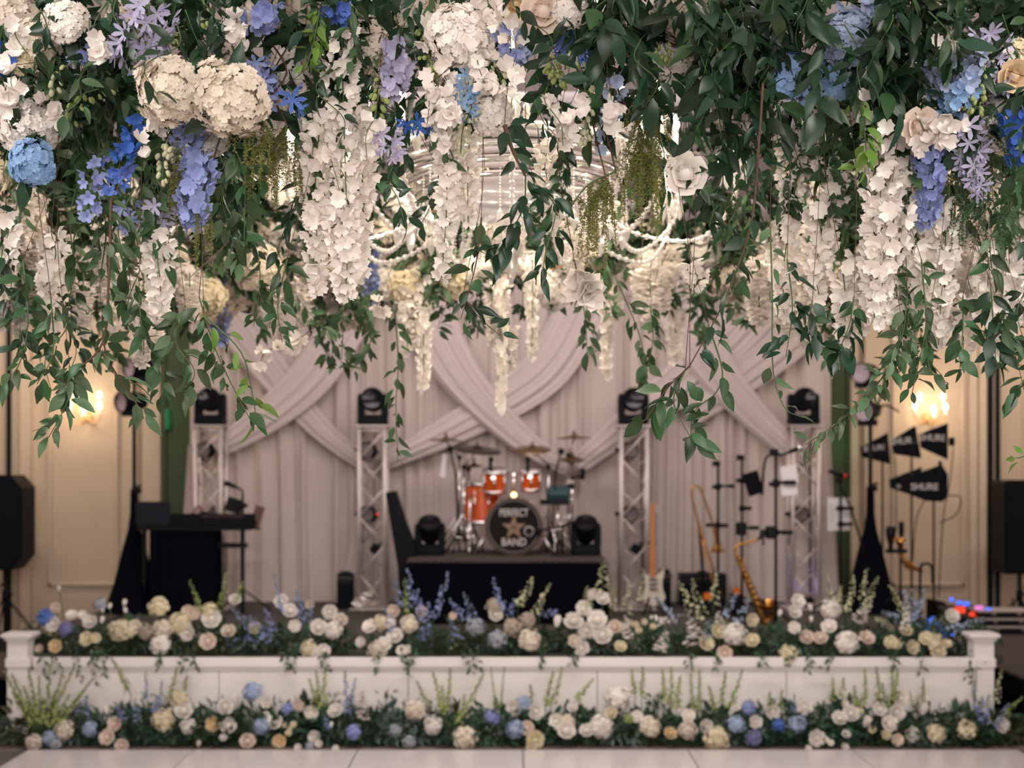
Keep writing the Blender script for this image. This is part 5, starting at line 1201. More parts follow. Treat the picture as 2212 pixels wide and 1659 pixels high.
# ------------------------------------------------------------------ heads
def hy(px, py, r, col, d, label, nrm=(0, -1, -.35), lv=2):
    d += -.10 if col in ('white', 'skyblue', 'paleblue') else .04; head(P(px, py, d), V(nrm).normalized(), hyd(col, R_.randrange(2)), r / 65 * .99 * d / 4.0, label, 'hydrangea', None, 'hydrangea', lv)
for a in ((365, 197, 66, 'ivory', 3.82, 'big round white hydrangea beside its twin on the keyboard table side', (-.25, -1, -.3)), (497, 215, 72, 'ivory', 3.80, 'widest white hydrangea, right of its round twin', (.1, -1, -.5)),
          (468, 130, 46, 'ivory', 4.0, 'smaller ivory hydrangea above the two big white ones', (.1, -1, .1)), (75, 95, 48, 'ivory', 4.0, 'ivory hydrangea above the round cream bloom', (0, -1, 0)), (20, 35, 55, 'ivory', 4.05, 'large ivory hydrangea in the corner of the canopy', (0, -1, 0)),
          (38, 130, 32, 'cream', 3.97, 'round cream bloom beside the vivid blue delphinium', (0, -1, 0)), (60, 272, 56, 'white', 4.15, 'shaded white hydrangea above the sky blue one'), (140, 45, 44, 'white', 4.05, 'white hydrangea under the twiggy branch', (0, -1, 0)),
          (68, 352, 46, 'skyblue', 4.1, 'sky blue hydrangea on the keyboard table side', (0, -1, -.2)), (445, 290, 46, 'white', 4.15, 'half hidden white hydrangea under the widest one'), (290, 40, 50, 'ivory', 4.1, 'ivory hydrangea behind the lilac lily cluster', (0, -1, 0)),
          (800, 105, 56, 'ivory', 4.1, 'ivory hydrangea behind the lilac larkspur', (0, -1, 0)), (985, 75, 60, 'white', 4.03, 'loose white hydrangea above the sky blue starflowers', (0, -1, 0)), (1410, 95, 66, 'ivory', 4.1, 'ivory hydrangea behind the leafy branch over the white guitar', (0, -1, 0)),
          (1062, 245, 42, 'white', 4.1, 'white hydrangea in front of the glass bowl', (0, -1, -.2)), (1830, 85, 56, 'paleblue', 4.05, 'pale blue hydrangea behind the dark leaves', (0, -1, 0)), (1690, 175, 56, 'skyblue', 4.12, 'sky blue hydrangea behind the dark leaves near the long branch', (0, -1, -.2)),
          (1800, 172, 46, 'skyblue', 4.12, 'sky blue hydrangea under the pale blue one', (0, -1, -.2)), (1660, 235, 58, 'white', 4.15, 'white hydrangea under the sky blue ones', (0, -1, -.1)), (1965, 40, 48, 'cream', 4.1, 'cream hydrangea high on the antenna side', (0, -1, 0)),
          (560, 15, 50, 'ivory', 4.15, 'ivory hydrangea at the canopy top near the lime foliage', (0, -1, 0)), (660, 15, 55, 'ivory', 4.2, 'broad ivory hydrangea at the canopy top', (0, -1, 0)), (1230, 20, 40, 'white', 4.1, 'white hydrangea at the canopy top over the drum kit', (0, -1, 0)),
          (1500, 40, 56, 'ivory', 4.15, 'ivory hydrangea at the canopy top over the white guitar', (0, -1, 0)), (1590, 100, 50, 'ivory', 4.2, 'shaded ivory hydrangea behind dark leaves over the white guitar', (0, -1, 0)), (2195, 130, 40, 'cream', 4.15, 'cream hydrangea at the antenna side edge', (0, -1, 0)), (1090, 500, 44, 'white', 6.3, 'distant white hydrangea behind the chandelier finial'),
          (1490, 365, 36, 'white', 4.2, 'white hydrangea bud ball beside the chandelier arm', (0, -1, -.2)), (2150, 290, 36, 'white', 4.2, 'white hydrangea behind the lilac starflower strand'), (910, 30, 44, 'ivory', 4.1, 'ivory hydrangea at the canopy top behind the loose white one', (0, -1, 0))):
    hy(*a)
def rs(px, py, r, col, d, label): head(P(px, py, d), V((U(-.2, .2), -1, -.2)).normalized(), rose(col), r / 32 * d / 4.0, label, 'rose', None, 'rose', 1)
for a in ((1987, 275, 32, 'blush', 3.98, 'blush open rose beside the tall white wisteria'), (1172, 25, 36, 'blush', 4.0, 'large blush rose at the canopy top over the drum kit'), (1115, 12, 24, 'peach', 4.02, 'peach rose at the canopy top over the drum kit'), (2190, 165, 26, 'peach', 4.02, 'peach rose at the antenna side edge'), (1480, 375, 34, 'white', 4.0, 'closed white rose near the chandelier arm')): rs(*a)
# loose white blossom sprigs in the rim
for i in range(30):
    px = [U(0, 620), U(740, 1300), U(820, 1300), U(1300, 2212)][i % 4]; py = U(-20, 270); d = U(3.86, 3.98)
    p = P(px, py, d); t = thing('blossom_sprig', 'loose white blossom sprig in the canopy rim ' + zone(px).replace(' of the canopy', ''), 'flower', p, 'white blossom sprigs ' + zone(px))
    q = p + V((U(-.05, .05), U(-.02, .04), -U(.05, .12))); c = catmull([p, p.lerp(q, .5) + V((U(-.02, .02), -.01, 0)), q], 5); tube_obj(c, .0016, M_STEM, t); hang(t, p)
    for k in range(R_.randrange(5, 10)):
        o = c[R_.randrange(len(c))] + rdir() * .024
        part('floret', R_.choice(WFLOR), t, Matrix.Translation(o - p) @ zframe((rdir() + V((0, -.9, -.1))).normalized()) @ Matrix.Scale(U(.8, 1.25), 4))
# ring filling heads (blurred, lit by the chandelier)
def zone_ring(p):
    side = 'near rim' if p.y < CY - .5 else ('far rim' if p.y > CY + .5 else ('keyboard table side' if p.x < 0 else 'antenna side'))
    return side
for i in range(250):
    a = U(0, 2 * PI) if i < 130 else (U(.1, PI - .1) if i < 200 else R_.choice([U(-.5, .6), PI - U(-.5, .6)]))
    if math.sin(a) < -.55 and R_.random() < .75: continue
    k = U(.84, 1.0); p = ring_pt(a, k); inner = (V((0, CY, 0)) - p).normalized()
    p.z = U(2.84, 3.42) if i < 130 else U(2.72, 3.2); col = R_.choices(['white', 'ivory', 'cream', 'lavender', 'paleblue'], [6, 4, .8, .12, .12])[0]
    zr = zone_ring(p)
    if zr == 'near rim' and col in ('lavender', 'paleblue', 'cream'): col = 'white'
    head(p, (inner * .8 + V((0, -.5, -.5))).normalized(), hyd(col, R_.randrange(2)), U(.8, 1.25), col.replace('paleblue', 'pale blue') + ' hydrangea packed into the ' + zr + ' of the canopy', 'hydrangea', col + ' hydrangeas in the ' + zr, 'hydrangea', 1)
for i in range(112):
    a = U(0, 2 * PI) if i < 52 else (U(.1, PI - .1) if i < 64 else R_.choice([U(-.6, .5), PI - U(-.6, .5)]))
    if math.sin(a) < -.5: continue
    p = ring_pt(a, U(.78, 1.02)); p.z = U(2.85, 3.15); zr = zone_ring(p); L = U(.16, .42); col = 'white' if R_.random() < .94 else 'lavender'
    far_strand(p, L, U(.35, .62), col, ('white' if col == 'white' else 'lavender') + ' wisteria strand hanging from the ' + zr + ' of the canopy', col + ' wisteria on the ' + zr)
# ------------------------------------------------------------------ amaranth tassels and fern
def amaranth(pts, d, n, label, spread=.05, mt=M_OLIVE, name='amaranth_tassel', L=.16):
    path = [P(x, y, d) for x, y in pts]; c = catmull(path, 6); t = thing(name, label, 'amaranth' if 'amar' in name else 'fern', path[0])
    tube_obj(c, .003, M_STEM, t); hang(t, path[0], .003)
    mb = MB()
    for i in range(n):
        p = c[int((len(c) - 1) * U(0, .8))]; o = rdir(); l = L * U(.6, 1.3)
        q = [p, p + V((o.x * spread * .7, o.y * spread * .7, -l * .25)), p + V((o.x * spread, o.y * spread, -l * .6)), p + V((o.x * spread * 1.1, o.y * spread * 1.1, -l))]
        cc = catmull(q, 6); mb.tube(cc, .0007, 3)
        for k in range(1, len(cc)):
            for w2 in range(4):
                o2 = rdir(); leaf_geo(.0085, .5, 0, .2, 2, 0, Matrix.Translation(cc[k] + o2 * .0015) @ frame((o2 + V((0, 0, -.4))).normalized(), rdir()), mb)
    mb.build('tassels', mt, t, True)
amaranth([(545, 240), (580, 280), (590, 320)], 3.95, 26, 'olive green amaranth tassel below the widest white hydrangea', .07)
amaranth([(620, 270), (612, 300), (600, 330)], 3.97, 16, 'olive amaranth wisps left of the chandelier candle', .05)
amaranth([(395, 270), (385, 330), (395, 420)], 3.98, 16, 'thin olive amaranth strands along the lavender delphinium', .035)
amaranth([(440, 410), (430, 440), (420, 460)], 3.96, 8, 'sparse olive amaranth tips below the lavender delphinium', .03)
amaranth([(1330, 370), (1270, 400), (1230, 450)], 3.97, 14, 'arching olive amaranth plume over the drum kit', .03, L=.10)
amaranth([(1310, 390), (1285, 420), (1280, 480)], 3.95, 26, 'thick olive amaranth tassel over the drum kit', .04)
amaranth([(1385, 280), (1385, 340), (1380, 400)], 3.96, 34, 'long olive amaranth tassel in front of the chandelier arm', .055)
amaranth([(1400, 200), (1395, 260), (1390, 300)], 4.0, 18, 'shaded olive amaranth high over the white guitar', .06)
amaranth([(2110, 210), (2115, 300), (2120, 400)], 4.05, 34, 'dark asparagus fern plume hanging on the antenna side', .09, M_FERN, 'asparagus_fern')
amaranth([(2130, 380), (2110, 430), (2080, 480)], 4.02, 20, 'paler asparagus fern tip under the dark plume', .08, M_FERN, 'asparagus_fern')
# ------------------------------------------------------------------ hand laid vines and branches
def hv(pts, d0, d1, n, L, label, kind='green', twig=False, stem=.0025, spread=1.0, start=0.0):
    K = len(pts) - 1
    return vine([P(x, y, d0 + (d1 - d0) * i / K) for i, (x, y) in enumerate(pts)], n, L, label, None, kind, stem, None, twig, spread, None, start)
hv([(1648, 180), (1640, 300), (1625, 470), (1585, 600), (1545, 690), (1490, 790)], 3.8, 3.9, 16, .07, 'long brown branch trailing down in front of the white guitar', 'dark', True, .004)
hv([(1490, 790), (1440, 840), (1400, 900), (1380, 915)], 3.9, 3.9, 12, .075, 'leafy tip of the long branch beside the guitar truss', 'green', True, .003)
hv([(1480, 800), (1455, 860), (1470, 905), (1500, 960)], 3.9, 3.9, 14, .075, 'forked sprig with large drooping leaves beside the guitar truss', 'green')
hv([(1530, 700), (1560, 800), (1545, 850), (1500, 890), (1490, 970)], 3.92, 3.95, 12, .07, 'thin sprig with pointed leaves hanging over the trombone', 'green')
hv([(1663, 470), (1668, 640), (1670, 800), (1695, 880), (1730, 900)], 3.95, 4.0, 14, .06, 'thin looping tendril in front of the right doorway truss', 'pale')
hv([(1950, 700), (1930, 770), (1880, 850), (1800, 920), (1740, 960)], 4.0, 4.05, 40, .05, 'pale silvery leaf spray reaching across the right doorway', 'pale')
hv([(1960, 640), (1950, 720), (1920, 800), (1890, 830)], 4.0, 4.0, 34, .06, 'pale drooping leaf spray over the light stand by the antennas', 'pale')
hv([(1990, 560), (2000, 700), (1985, 780), (1970, 850)], 4.0, 4.0, 26, .06, 'slender vine hanging above the antenna paddles', 'green')
hv([(2000, 730), (2010, 800), (2050, 830)], 4.0, 4.0, 7, .06, 'bare curling tendril near the lit antenna side sconce', 'green')
hv([(2240, 780), (2205, 830), (2170, 870)], 3.9, 3.9, 9, .07, 'leafy tip entering beside the right speaker', 'green')
hv([(2240, 960), (2212, 985), (2190, 990)], 3.9, 3.9, 6, .04, 'tiny sprig entering above the right speaker', 'lime')
hv([(240, 430), (235, 600), (222, 740), (165, 800), (120, 850)], 3.9, 3.95, 26, .065, 'woody branch forking down before the left sconce', 'green', True, .0045)
hv([(222, 735), (240, 790), (300, 880), (310, 905)], 3.9, 3.9, 16, .07, 'second fork of the woody branch before the left light stand', 'pale', True, .003)
hv([(150, 790), (150, 850), (130, 900), (105, 945)], 3.92, 3.95, 30, .06, 'dense drooping leaf cluster before the left sconce', 'pale')
hv([(430, 640), (460, 740), (500, 830), (545, 915)], 3.95, 3.98, 26, .065, 'long vine tipping down in front of the left truss head', 'green')
hv([(440, 680), (520, 760), (545, 850), (555, 920)], 3.95, 3.98, 14, .06, 'lime tipped sprig beside the left truss head', 'lime')
hv([(50, 560), (60, 700), (40, 790), (0, 830)], 4.0, 4.0, 26, .065, 'vine with broad leaves before the left seal strip', 'green')
hv([(110, 640), (115, 760), (80, 830)], 4.0, 4.0, 20, .06, 'short vine with broad leaves beside the left sconce', 'green')
hv([(300, 640), (310, 720), (350, 790), (350, 860)], 4.0, 4.0, 30, .065, 'bushy vine tip covering the left light stand head', 'green')
hv([(400, 660), (380, 740), (420, 800), (400, 850)], 4.0, 4.0, 26, .07, 'vine with pointed leaves beside the left drape edge', 'pale')
hv([(620, 560), (600, 660), (610, 740)], 4.0, 4.0, 18, .06, 'dark vine hanging left of the wisteria bundle', 'green')
hv([(1040, 470), (1030, 560), (1010, 640), (995, 690)], 3.95, 3.95, 14, .065, 'reddish stemmed vine over the left cymbals', 'green', True)
hv([(1000, 640), (1040, 690), (1080, 725)], 3.95, 3.95, 8, .06, 'twin leaf tip pointing at the white wisteria over the drum kit', 'dark', True)
hv([(1090, 270), (1110, 330), (1135, 380)], 3.9, 3.9, 10, .07, 'stout woody stem in front of the glass bowl', 'dark', True, .007)
hv([(1135, 380), (1130, 450), (1090, 520), (1060, 560)], 3.92, 3.95, 26, .075, 'dark leafy vine hanging below the stout woody stem', 'dark')
hv([(1160, 400), (1200, 450), (1180, 540), (1170, 600)], 3.95, 3.95, 22, .07, 'dark leafy vine with long leaves over the drum kit', 'dark')
hv([(1850, 200), (1865, 270), (1870, 340), (1855, 370)], 3.9, 3.95, 24, .06, 'bright lime vine hanging beside the tall white wisteria', 'lime')
hv([(690, 20), (680, 80), (665, 140)], 3.95, 3.95, 30, .05, 'yellow green variegated foliage left of the tall white wisteria', 'lime')
for (pts, d, n, lb) in (([(740, 640), (740, 740), (735, 800)], 6.4, 18, 'blurred vine before the drapes left of the riser truss'), ([(850, 640), (860, 780), (855, 880), (860, 1000)], 5.8, 26, 'long blurred vine hanging before the riser truss light'), ([(790, 660), (800, 740), (760, 800)], 6.2, 20, 'blurred leafy vine before the left drapes'),
                        ([(1255, 620), (1265, 700), (1268, 770)], 5.8, 22, 'blurred vine before the drapes over the right cymbals'), ([(1330, 600), (1380, 720), (1400, 820)], 5.6, 20, 'blurred thin vine left of the guitar truss'), ([(1405, 660), (1410, 740), (1390, 820)], 5.6, 18, 'blurred vine above the guitar truss light'),
                        ([(640, 640), (690, 700), (720, 720)], 6.2, 14, 'blurred vine beside the loose white sprig')):
    vine([P(x, y, d) for x, y in pts], n, .075, lb, None, 'green', .003)
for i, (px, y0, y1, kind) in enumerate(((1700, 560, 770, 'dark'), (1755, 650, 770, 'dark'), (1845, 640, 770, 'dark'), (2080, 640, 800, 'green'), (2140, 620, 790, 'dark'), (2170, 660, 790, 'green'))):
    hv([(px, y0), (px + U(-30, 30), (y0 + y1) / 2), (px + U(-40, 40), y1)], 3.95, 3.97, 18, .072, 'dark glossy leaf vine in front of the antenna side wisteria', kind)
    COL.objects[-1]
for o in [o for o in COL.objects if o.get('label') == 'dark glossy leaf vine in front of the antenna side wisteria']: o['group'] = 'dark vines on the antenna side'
# ------------------------------------------------------------------ random near vines along the rim
ENV = [(0, 800), (60, 780), (130, 850), (230, 790), (330, 800), (420, 740), (480, 760), (560, 640), (640, 640), (760, 560), (850, 540), (950, 560), (1060, 600), (1200, 560), (1300, 580), (1420, 600), (1560, 640), (1640, 640), (1700, 720), (1830, 720), (1900, 760), (1980, 760), (2060, 740), (2140, 770), (2212, 800)]
def env(x):
    for (a, b), (c, e) in zip(ENV, ENV[1:]):
        if a <= x <= c: return b + (e - b) * (x - a) / (c - a)
    return 780
def rand_vine(px, y0, y1, d, n, L, kind, fam):
    p, q = P(px, y0, d), P(px + U(-60, 60), y1, d + U(-.08, .08))
    ad = {'green': 'mid green ', 'pale': 'pale silvery ', 'dark': 'dark glossy '}[kind]
    fam = (ad + fam) + (' low down' if y1 > 560 else '')
    vine(drop_path(p, q, .05, 3), n, L, fam + ' ' + zone(px).replace(' of the canopy', ''), fam + ' set ' + zone(px), kind)
for i in range(40):                                                  # hanging vines on both sides
    px = U(-40, 580) if i % 2 else R_.choice([U(1600, 2250), U(1880, 2250)])
    e = env(min(2212, max(0, px))); y1 = U(.55, 1.0) * e; y0 = y1 - U(180, 300)
    rand_vine(px, y0, y1, U(4.0, 4.6), R_.randrange(16, 24), U(.055, .075), R_.choices(['green', 'pale', 'dark'], [5, 3, 3])[0], 'hanging leafy vine')
for i in range(16):
    px = U(600, 1600); e = env(px); y1 = U(.7, 1.0) * e; y0 = y1 - U(120, 220)
    rand_vine(px, y0, y1, U(4.0, 4.6), R_.randrange(12, 18), U(.055, .07), R_.choice(['green', 'dark']), 'sparse leafy vine')
for i in range(86):                                                  # short leafy bunches of the rim itself
    px = U(-40, 2250); y0 = U(-130, 190); ln = U(90, 200)
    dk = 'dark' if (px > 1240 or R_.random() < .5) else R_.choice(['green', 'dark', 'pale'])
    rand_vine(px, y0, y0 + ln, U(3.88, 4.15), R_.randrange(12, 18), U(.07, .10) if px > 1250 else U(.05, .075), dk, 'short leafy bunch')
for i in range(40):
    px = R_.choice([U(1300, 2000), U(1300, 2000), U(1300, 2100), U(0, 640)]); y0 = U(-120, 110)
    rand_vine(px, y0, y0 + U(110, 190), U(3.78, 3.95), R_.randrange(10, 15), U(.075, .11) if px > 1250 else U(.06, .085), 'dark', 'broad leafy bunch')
# mid depth vines, leaves joined
for i in range(140):
    a = U(0, 2 * PI) if i < 70 else U(.05, PI - .05); p = ring_pt(a, U(.78, 1.04)); far = p.y > CY
    p.z = U(2.9, 3.3); ln = U(.2, .5) if far else U(.2, .45)
    if p.y < 4.3 and abs(p.x) < .75: continue
    q = p + V((U(-.08, .08), U(-.08, .08), -ln)); zr = zone_ring(p)
    filler(drop_path(p, q, .04, 3), 34, .075)

# lower edge of the far rim: small heads and short leafy bunches
for i in range(56):
    p = ring_pt(U(.12 * PI, .88 * PI), U(.84, 1.0)); p.z = U(2.86, 3.12); col = R_.choices(['white', 'ivory', 'lavender'], [6, 3, 0])[0]
    head(p, V((U(-.4, .4), -1, -.4)).normalized(), hyd(col, R_.randrange(2)), U(.55, .9), col + ' small hydrangea along the lower edge of the far rim', 'hydrangea', col + ' small far rim hydrangeas', 'hydrangea', 1)
for i in range(64):
    p = ring_pt(U(.1 * PI, .9 * PI), U(.82, 1.0)); p.z = U(2.93, 3.15); q = p + V((U(-.08, .08), U(-.08, .05), -U(.10, .26)))
    filler(drop_path(p, q, .03, 3), 28, .075)

M_FILL = mat('filler_leaf', (.050, .098, .042), .45, spec=.35, trans=.28, noise_amt=.55, noise_scale=9)
tag(FILL.build('filler_foliage', M_FILL, None, True), 'soft filler foliage deep inside the ring behind the near vines', 'greenery', None, 'stuff')
# ------------------------------------------------------------------ flower rows on and before the stage
R_ = random.Random(99)
def row_pt(px, py, low):
    if low:
        d = 10.28 - max(0, min(1, (py - 1500) / 120)) * .24
        return P(px, py, d), 0.0
    d = 10.43 + max(0, min(1, (1412 - py) / 115)) * .16
    return P(px, py, d), ZS
def bloom(px, py, r, kind, col, low):
    p, z0 = row_pt(px, py, low); rm = r / FPX * p.y
    place = 'in the flower row on the floor before the stage' if low else 'in the flower row along the stage edge'
    if low: p.z = max(p.z, rm * .75)
    cn = {'paleblue': 'pale blue', 'greyblue': 'grey blue', 'skyblue': 'sky blue'}.get(col, col)
    t = thing({'h': 'hydrangea', 'r': 'rose', 't': 'tulip'}[kind], cn + ' ' + {'h': 'hydrangea', 'r': 'rose', 't': 'tulip'}[kind] + ' ' + place, {'h': 'hydrangea', 'r': 'rose', 't': 'tulip'}[kind], V((p.x, p.y, p.z)), cn + ' ' + {'h': 'hydrangeas', 'r': 'roses', 't': 'tulips'}[kind] + ' ' + place)
    nr = V((U(-.35, .35), -1, U(.1, .9))).normalized()
    if kind == 'h': part('florets', hyd(col, 0, False), t, zframe(nr) @ Matrix.Scale(rm / .078, 4))
    elif kind == 'r': part('petals', rose(col), t, zframe(nr) @ Matrix.Scale(rm / .046, 4))
    else: part('petals', tulip(col), t, Matrix.Translation((0, 0, -rm)) @ rot_euler(U(-.3, .3), U(-.3, .3), 0) @ Matrix.Scale(rm * 2 / .05, 4))
    b = V((p.x + U(-.05, .05), p.y + .06, z0 + .004))
    tube_obj([p + V((0, .01, -rm * .4)), (p + b) / 2 + V((0, .03, 0)), b], .004, M_STEM, t)
UP = """114,1348,14,r,white 120,1313,9,r,blush 155,1329,10,r,white 179,1328,8,r,white 195,1344,13,r,white 128,1271,6,t,white 223,1316,6,t,white 236,1309,6,t,white 219,1339,7,t,white 243,1348,6,t,white 268,1302,7,t,white 273,1318,6,t,white
120,1396,12,r,peach 188,1380,13,r,cream 207,1378,9,r,cream 86,1402,8,r,blush 259,1362,24,h,cream 280,1364,14,h,cream 215,1305,15,h,greyblue 99,1333,19,h,blue 141,1358,16,h,purple 343,1310,22,h,cream 292,1355,13,r,ivory 315,1366,17,h,taupe 350,1357,20,h,ivory
358,1363,15,r,white 346,1392,22,h,white 388,1345,24,h,cream 418,1324,12,r,blush 407,1322,12,r,blush 405,1366,15,r,white 457,1337,17,r,white 451,1319,18,h,cream 449,1386,15,r,blush 494,1364,13,r,ivory 508,1296,11,r,white 550,1356,11,r,cream
608,1299,13,r,white 626,1320,14,r,white 636,1352,11,r,white 668,1306,8,r,cream 712,1322,13,r,white 688,1356,15,r,white 720,1361,19,h,white 735,1340,13,r,ivory 668,1401,19,h,cream 699,1406,12,r,white 684,1412,14,h,white 800,1354,14,r,white 823,1345,17,h,cream 840,1345,14,h,white 854,1375,15,r,white 850,1321,12,r,blush 884,1347,20,h,ivory 910,1322,11,r,blush
816,1406,21,h,ivory 828,1394,15,r,white 779,1387,9,r,white 868,1406,10,r,white 882,1403,8,r,white 978,1330,7,r,blush 1028,1352,20,h,greyblue 1070,1328,13,r,white 1068,1309,18,h,taupe 1074,1382,20,h,greyblue 1106,1355,20,h,taupe 1140,1339,18,h,taupe 1143,1382,24,h,ivory 1202,1342,12,t,white 1169,1288,5,t,blush
1260,1315,14,r,white 1239,1343,17,r,white 1290,1339,17,r,white 1267,1362,15,r,white 1302,1373,17,r,white 1302,1294,13,r,white 1279,1285,10,r,white 1241,1386,12,r,ivory 1256,1400,14,r,white 1328,1355,13,r,blush 1342,1357,9,r,ivory 1361,1346,6,r,cream 1373,1349,6,r,cream 1380,1362,6,r,cream 1410,1354,6,r,cream 1391,1343,6,r,cream 1340,1397,11,r,cream
1525,1390,14,r,cream 1551,1365,13,r,cream 1565,1411,14,r,blush 1723,1299,13,r,white 1716,1322,13,r,white 1683,1324,7,t,white 1753,1312,7,t,white 1752,1337,6,t,white 1624,1339,12,r,cream 1587,1369,25,h,white 1625,1384,13,r,cream 1716,1356,11,r,white 1791,1354,14,r,white 1742,1377,13,r,blush 1773,1379,13,r,blush 1704,1413,20,h,cream 1831,1387,25,h,white 1872,1379,14,r,blush 1796,1315,22,h,white
1956,1362,12,r,cream 1925,1388,12,r,cream 1938,1394,8,r,cream 1971,1399,13,r,cream 2001,1380,13,r,cream 2021,1388,19,h,cream 2026,1407,14,r,cream 2045,1391,9,r,cream 2056,1331,13,r,white"""
LO = """73,1602,18,h,ivory 137,1577,22,h,ivory 195,1574,17,h,paleblue 106,1594,16,h,paleblue 121,1607,14,h,greyblue 248,1564,13,r,blush 232,1593,14,r,blush 263,1611,12,r,blush 354,1555,25,h,cream 387,1511,21,h,cream 397,1536,16,r,white 405,1569,17,h,white 428,1606,7,t,white 486,1527,15,r,white 461,1564,14,r,peach 492,1568,15,r,white 482,1594,7,r,white 535,1602,14,r,blush 513,1505,7,r,white 544,1493,21,h,paleblue 230,1534,9,t,white
565,1569,18,h,paleblue 594,1560,14,r,white 575,1544,6,r,white 603,1601,12,r,peach 575,1518,10,r,white 621,1531,14,h,lavender 644,1523,10,r,blush 673,1539,12,r,white 725,1536,14,r,white 616,1566,5,r,cream 634,1565,6,r,cream 627,1574,5,r,cream 623,1584,6,r,cream 715,1566,6,t,white 679,1592,11,r,white 689,1607,7,r,white 644,1615,7,r,white 669,1612,10,h,greyblue 725,1621,6,r,white 763,1582,17,h,lavender 854,1577,15,h,greyblue 884,1602,15,h,greyblue 897,1534,23,h,ivory 935,1567,20,h,white 1003,1594,26,h,ivory 1064,1549,17,h,lavender
1110,1529,14,r,white 1131,1521,19,h,paleblue 1157,1537,15,r,white 1113,1574,21,h,paleblue 1139,1573,13,r,blush 1157,1597,16,r,cream 1148,1613,10,r,cream 1203,1558,14,r,white 1227,1559,16,h,ivory 1222,1579,17,r,white 1236,1529,10,r,white 1267,1579,13,r,white 1300,1569,26,h,white 1320,1541,12,r,cream 1336,1506,26,h,white 1376,1548,11,r,white 1358,1554,11,h,lime 1404,1569,23,h,ivory 1448,1585,12,r,peach 1444,1516,10,r,white 1460,1534,8,r,white 1487,1546,12,r,white 1487,1577,21,h,ivory 1525,1569,13,r,white 1548,1597,27,h,cream 1546,1516,11,r,white 1589,1564,20,h,paleblue 1590,1525,9,r,white 1617,1529,17,h,lavender 1632,1559,12,r,white 1629,1594,18,h,purple
1669,1538,13,r,white 1738,1528,14,r,white 1722,1563,20,h,paleblue 1681,1566,14,h,blue 1764,1594,15,r,white 1814,1552,14,r,white 1838,1542,15,r,white 1825,1519,7,r,white 1818,1496,12,r,white 1794,1605,6,r,white 1785,1598,5,r,white 1829,1586,8,r,white 1825,1614,7,r,white 1746,1621,6,r,white 1858,1534,6,r,cream 1874,1554,7,r,white 1870,1564,6,r,white 1884,1575,7,r,cream 1900,1532,13,r,white 1937,1538,15,r,white 1945,1508,15,r,white 1921,1564,15,r,white 1914,1587,9,r,cream 1938,1598,11,r,blush 1968,1586,14,r,white 1992,1531,13,t,white 1995,1511,9,r,white 2023,1584,21,h,cream 2088,1576,21,h,cream 2163,1566,14,r,white"""
for txt, low in ((UP, False), (LO, True)):
    for w_ in txt.split():
        a, b, c, k, col = w_.split(','); bloom(float(a), float(b), float(c), k, col, low)
# flower spikes
def spike_mesh(col, n, rad, fl, pet=5, base=.3):
    mb = MB()
    for i in range(n):
        u = (i + U(0, 1)) / n; a = U(0, 6.28); r = rad * (1.1 - .85 * u) * U(.35, 1.25); o = V((math.cos(a), math.sin(a), .25)).normalized()
        floret(pet, fl * (1.1 - .6 * u), fl * (1 - .5 * u), .25, .25, 0, .7, 2, mb, Matrix.Translation(V((o.x * r, o.y * r, base + (1 - base) * u))) @ zframe(o))
    return mb.mesh('blossoms', PET[col])
SPK = {}
def spike(tip, base, col, low, wd=15, kind='delphinium_spike', n=24):
    if (col, n) not in SPK: SPK[(col, n)] = [spike_mesh(col, n, .08, .046, base=.10) for k in range(2)]
    q, z0 = row_pt(base[0], base[1], low); p = P(tip[0], tip[1], q.y + .03)
    ax = p - q; L = ax.length; k = wd / FPX * q.y / .15
    place = 'in the flower row on the floor before the stage' if low else 'in the flower row along the stage edge'
    cn = {'paleblue': 'pale blue', 'palegreen': 'pale green', 'greyblue': 'grey blue'}.get(col, col)
    kn = kind.replace('_', ' ')
    t = thing(kind, cn + ' ' + kn + ' ' + place, 'flower spike', q, cn + ' ' + kn + ' set ' + place)
    part('blossoms', R_.choice(SPK[(col, n)]), t, frame(ax) @ Matrix.Rotation(-PI / 2, 4, 'X') @ Matrix.Rotation(U(0, 6), 4, 'Z') @ Matrix.Diagonal((k, k, L, 1)))
    tube_obj([p, q, V((q.x, q.y + .05, z0 + .004))], .0035, M_STEM, t)
def spikes(txt, col, low, wd, kind='delphinium_spike', n=24):
    for w_ in txt.split():
        a = [float(v) for v in w_.split(',')]; spike((a[0], a[1]), (a[2], a[3]), col, low, a[4] if len(a) > 4 else wd, kind, n)
spikes('851,1246,872,1330 881,1227,892,1320 901,1272,910,1345 970,1234,935,1345 1002,1279,1028,1350 969,1293,1012,1345 970,1335,992,1390 1065,1248,1090,1330 1112,1294,1098,1335 1161,1327,1208,1324 929,1360,905,1385 830,1310,850,1370 925,1300,920,1370,22', 'lavender', False, 17)
spikes('498,1308,560,1378 503,1382,592,1378 572,1312,592,1372 640,1275,655,1345 590,1240,612,1330,10 672,1300,662,1360 540,1330,585,1385', 'lavender', False, 18)
spikes('1413,1292,1478,1345 1590,1280,1560,1345 1622,1290,1588,1350 1530,1340,1530,1385 1953,1274,1965,1355 1970,1272,1978,1345 1994,1272,1986,1345 1904,1320,1945,1338 2127,1337,2040,1362 1985,1300,1975,1360', 'paleblue', False, 18)
spikes('2000,1330,2010,1370,14 2025,1350,2045,1380,14', 'deepblue', False, 14)
spikes('409,1253,436,1325 491,1235,478,1315 527,1254,510,1300 874,1250,877,1330,16 478,1280,470,1330', 'lime', False, 14, 'snapdragon_spike')
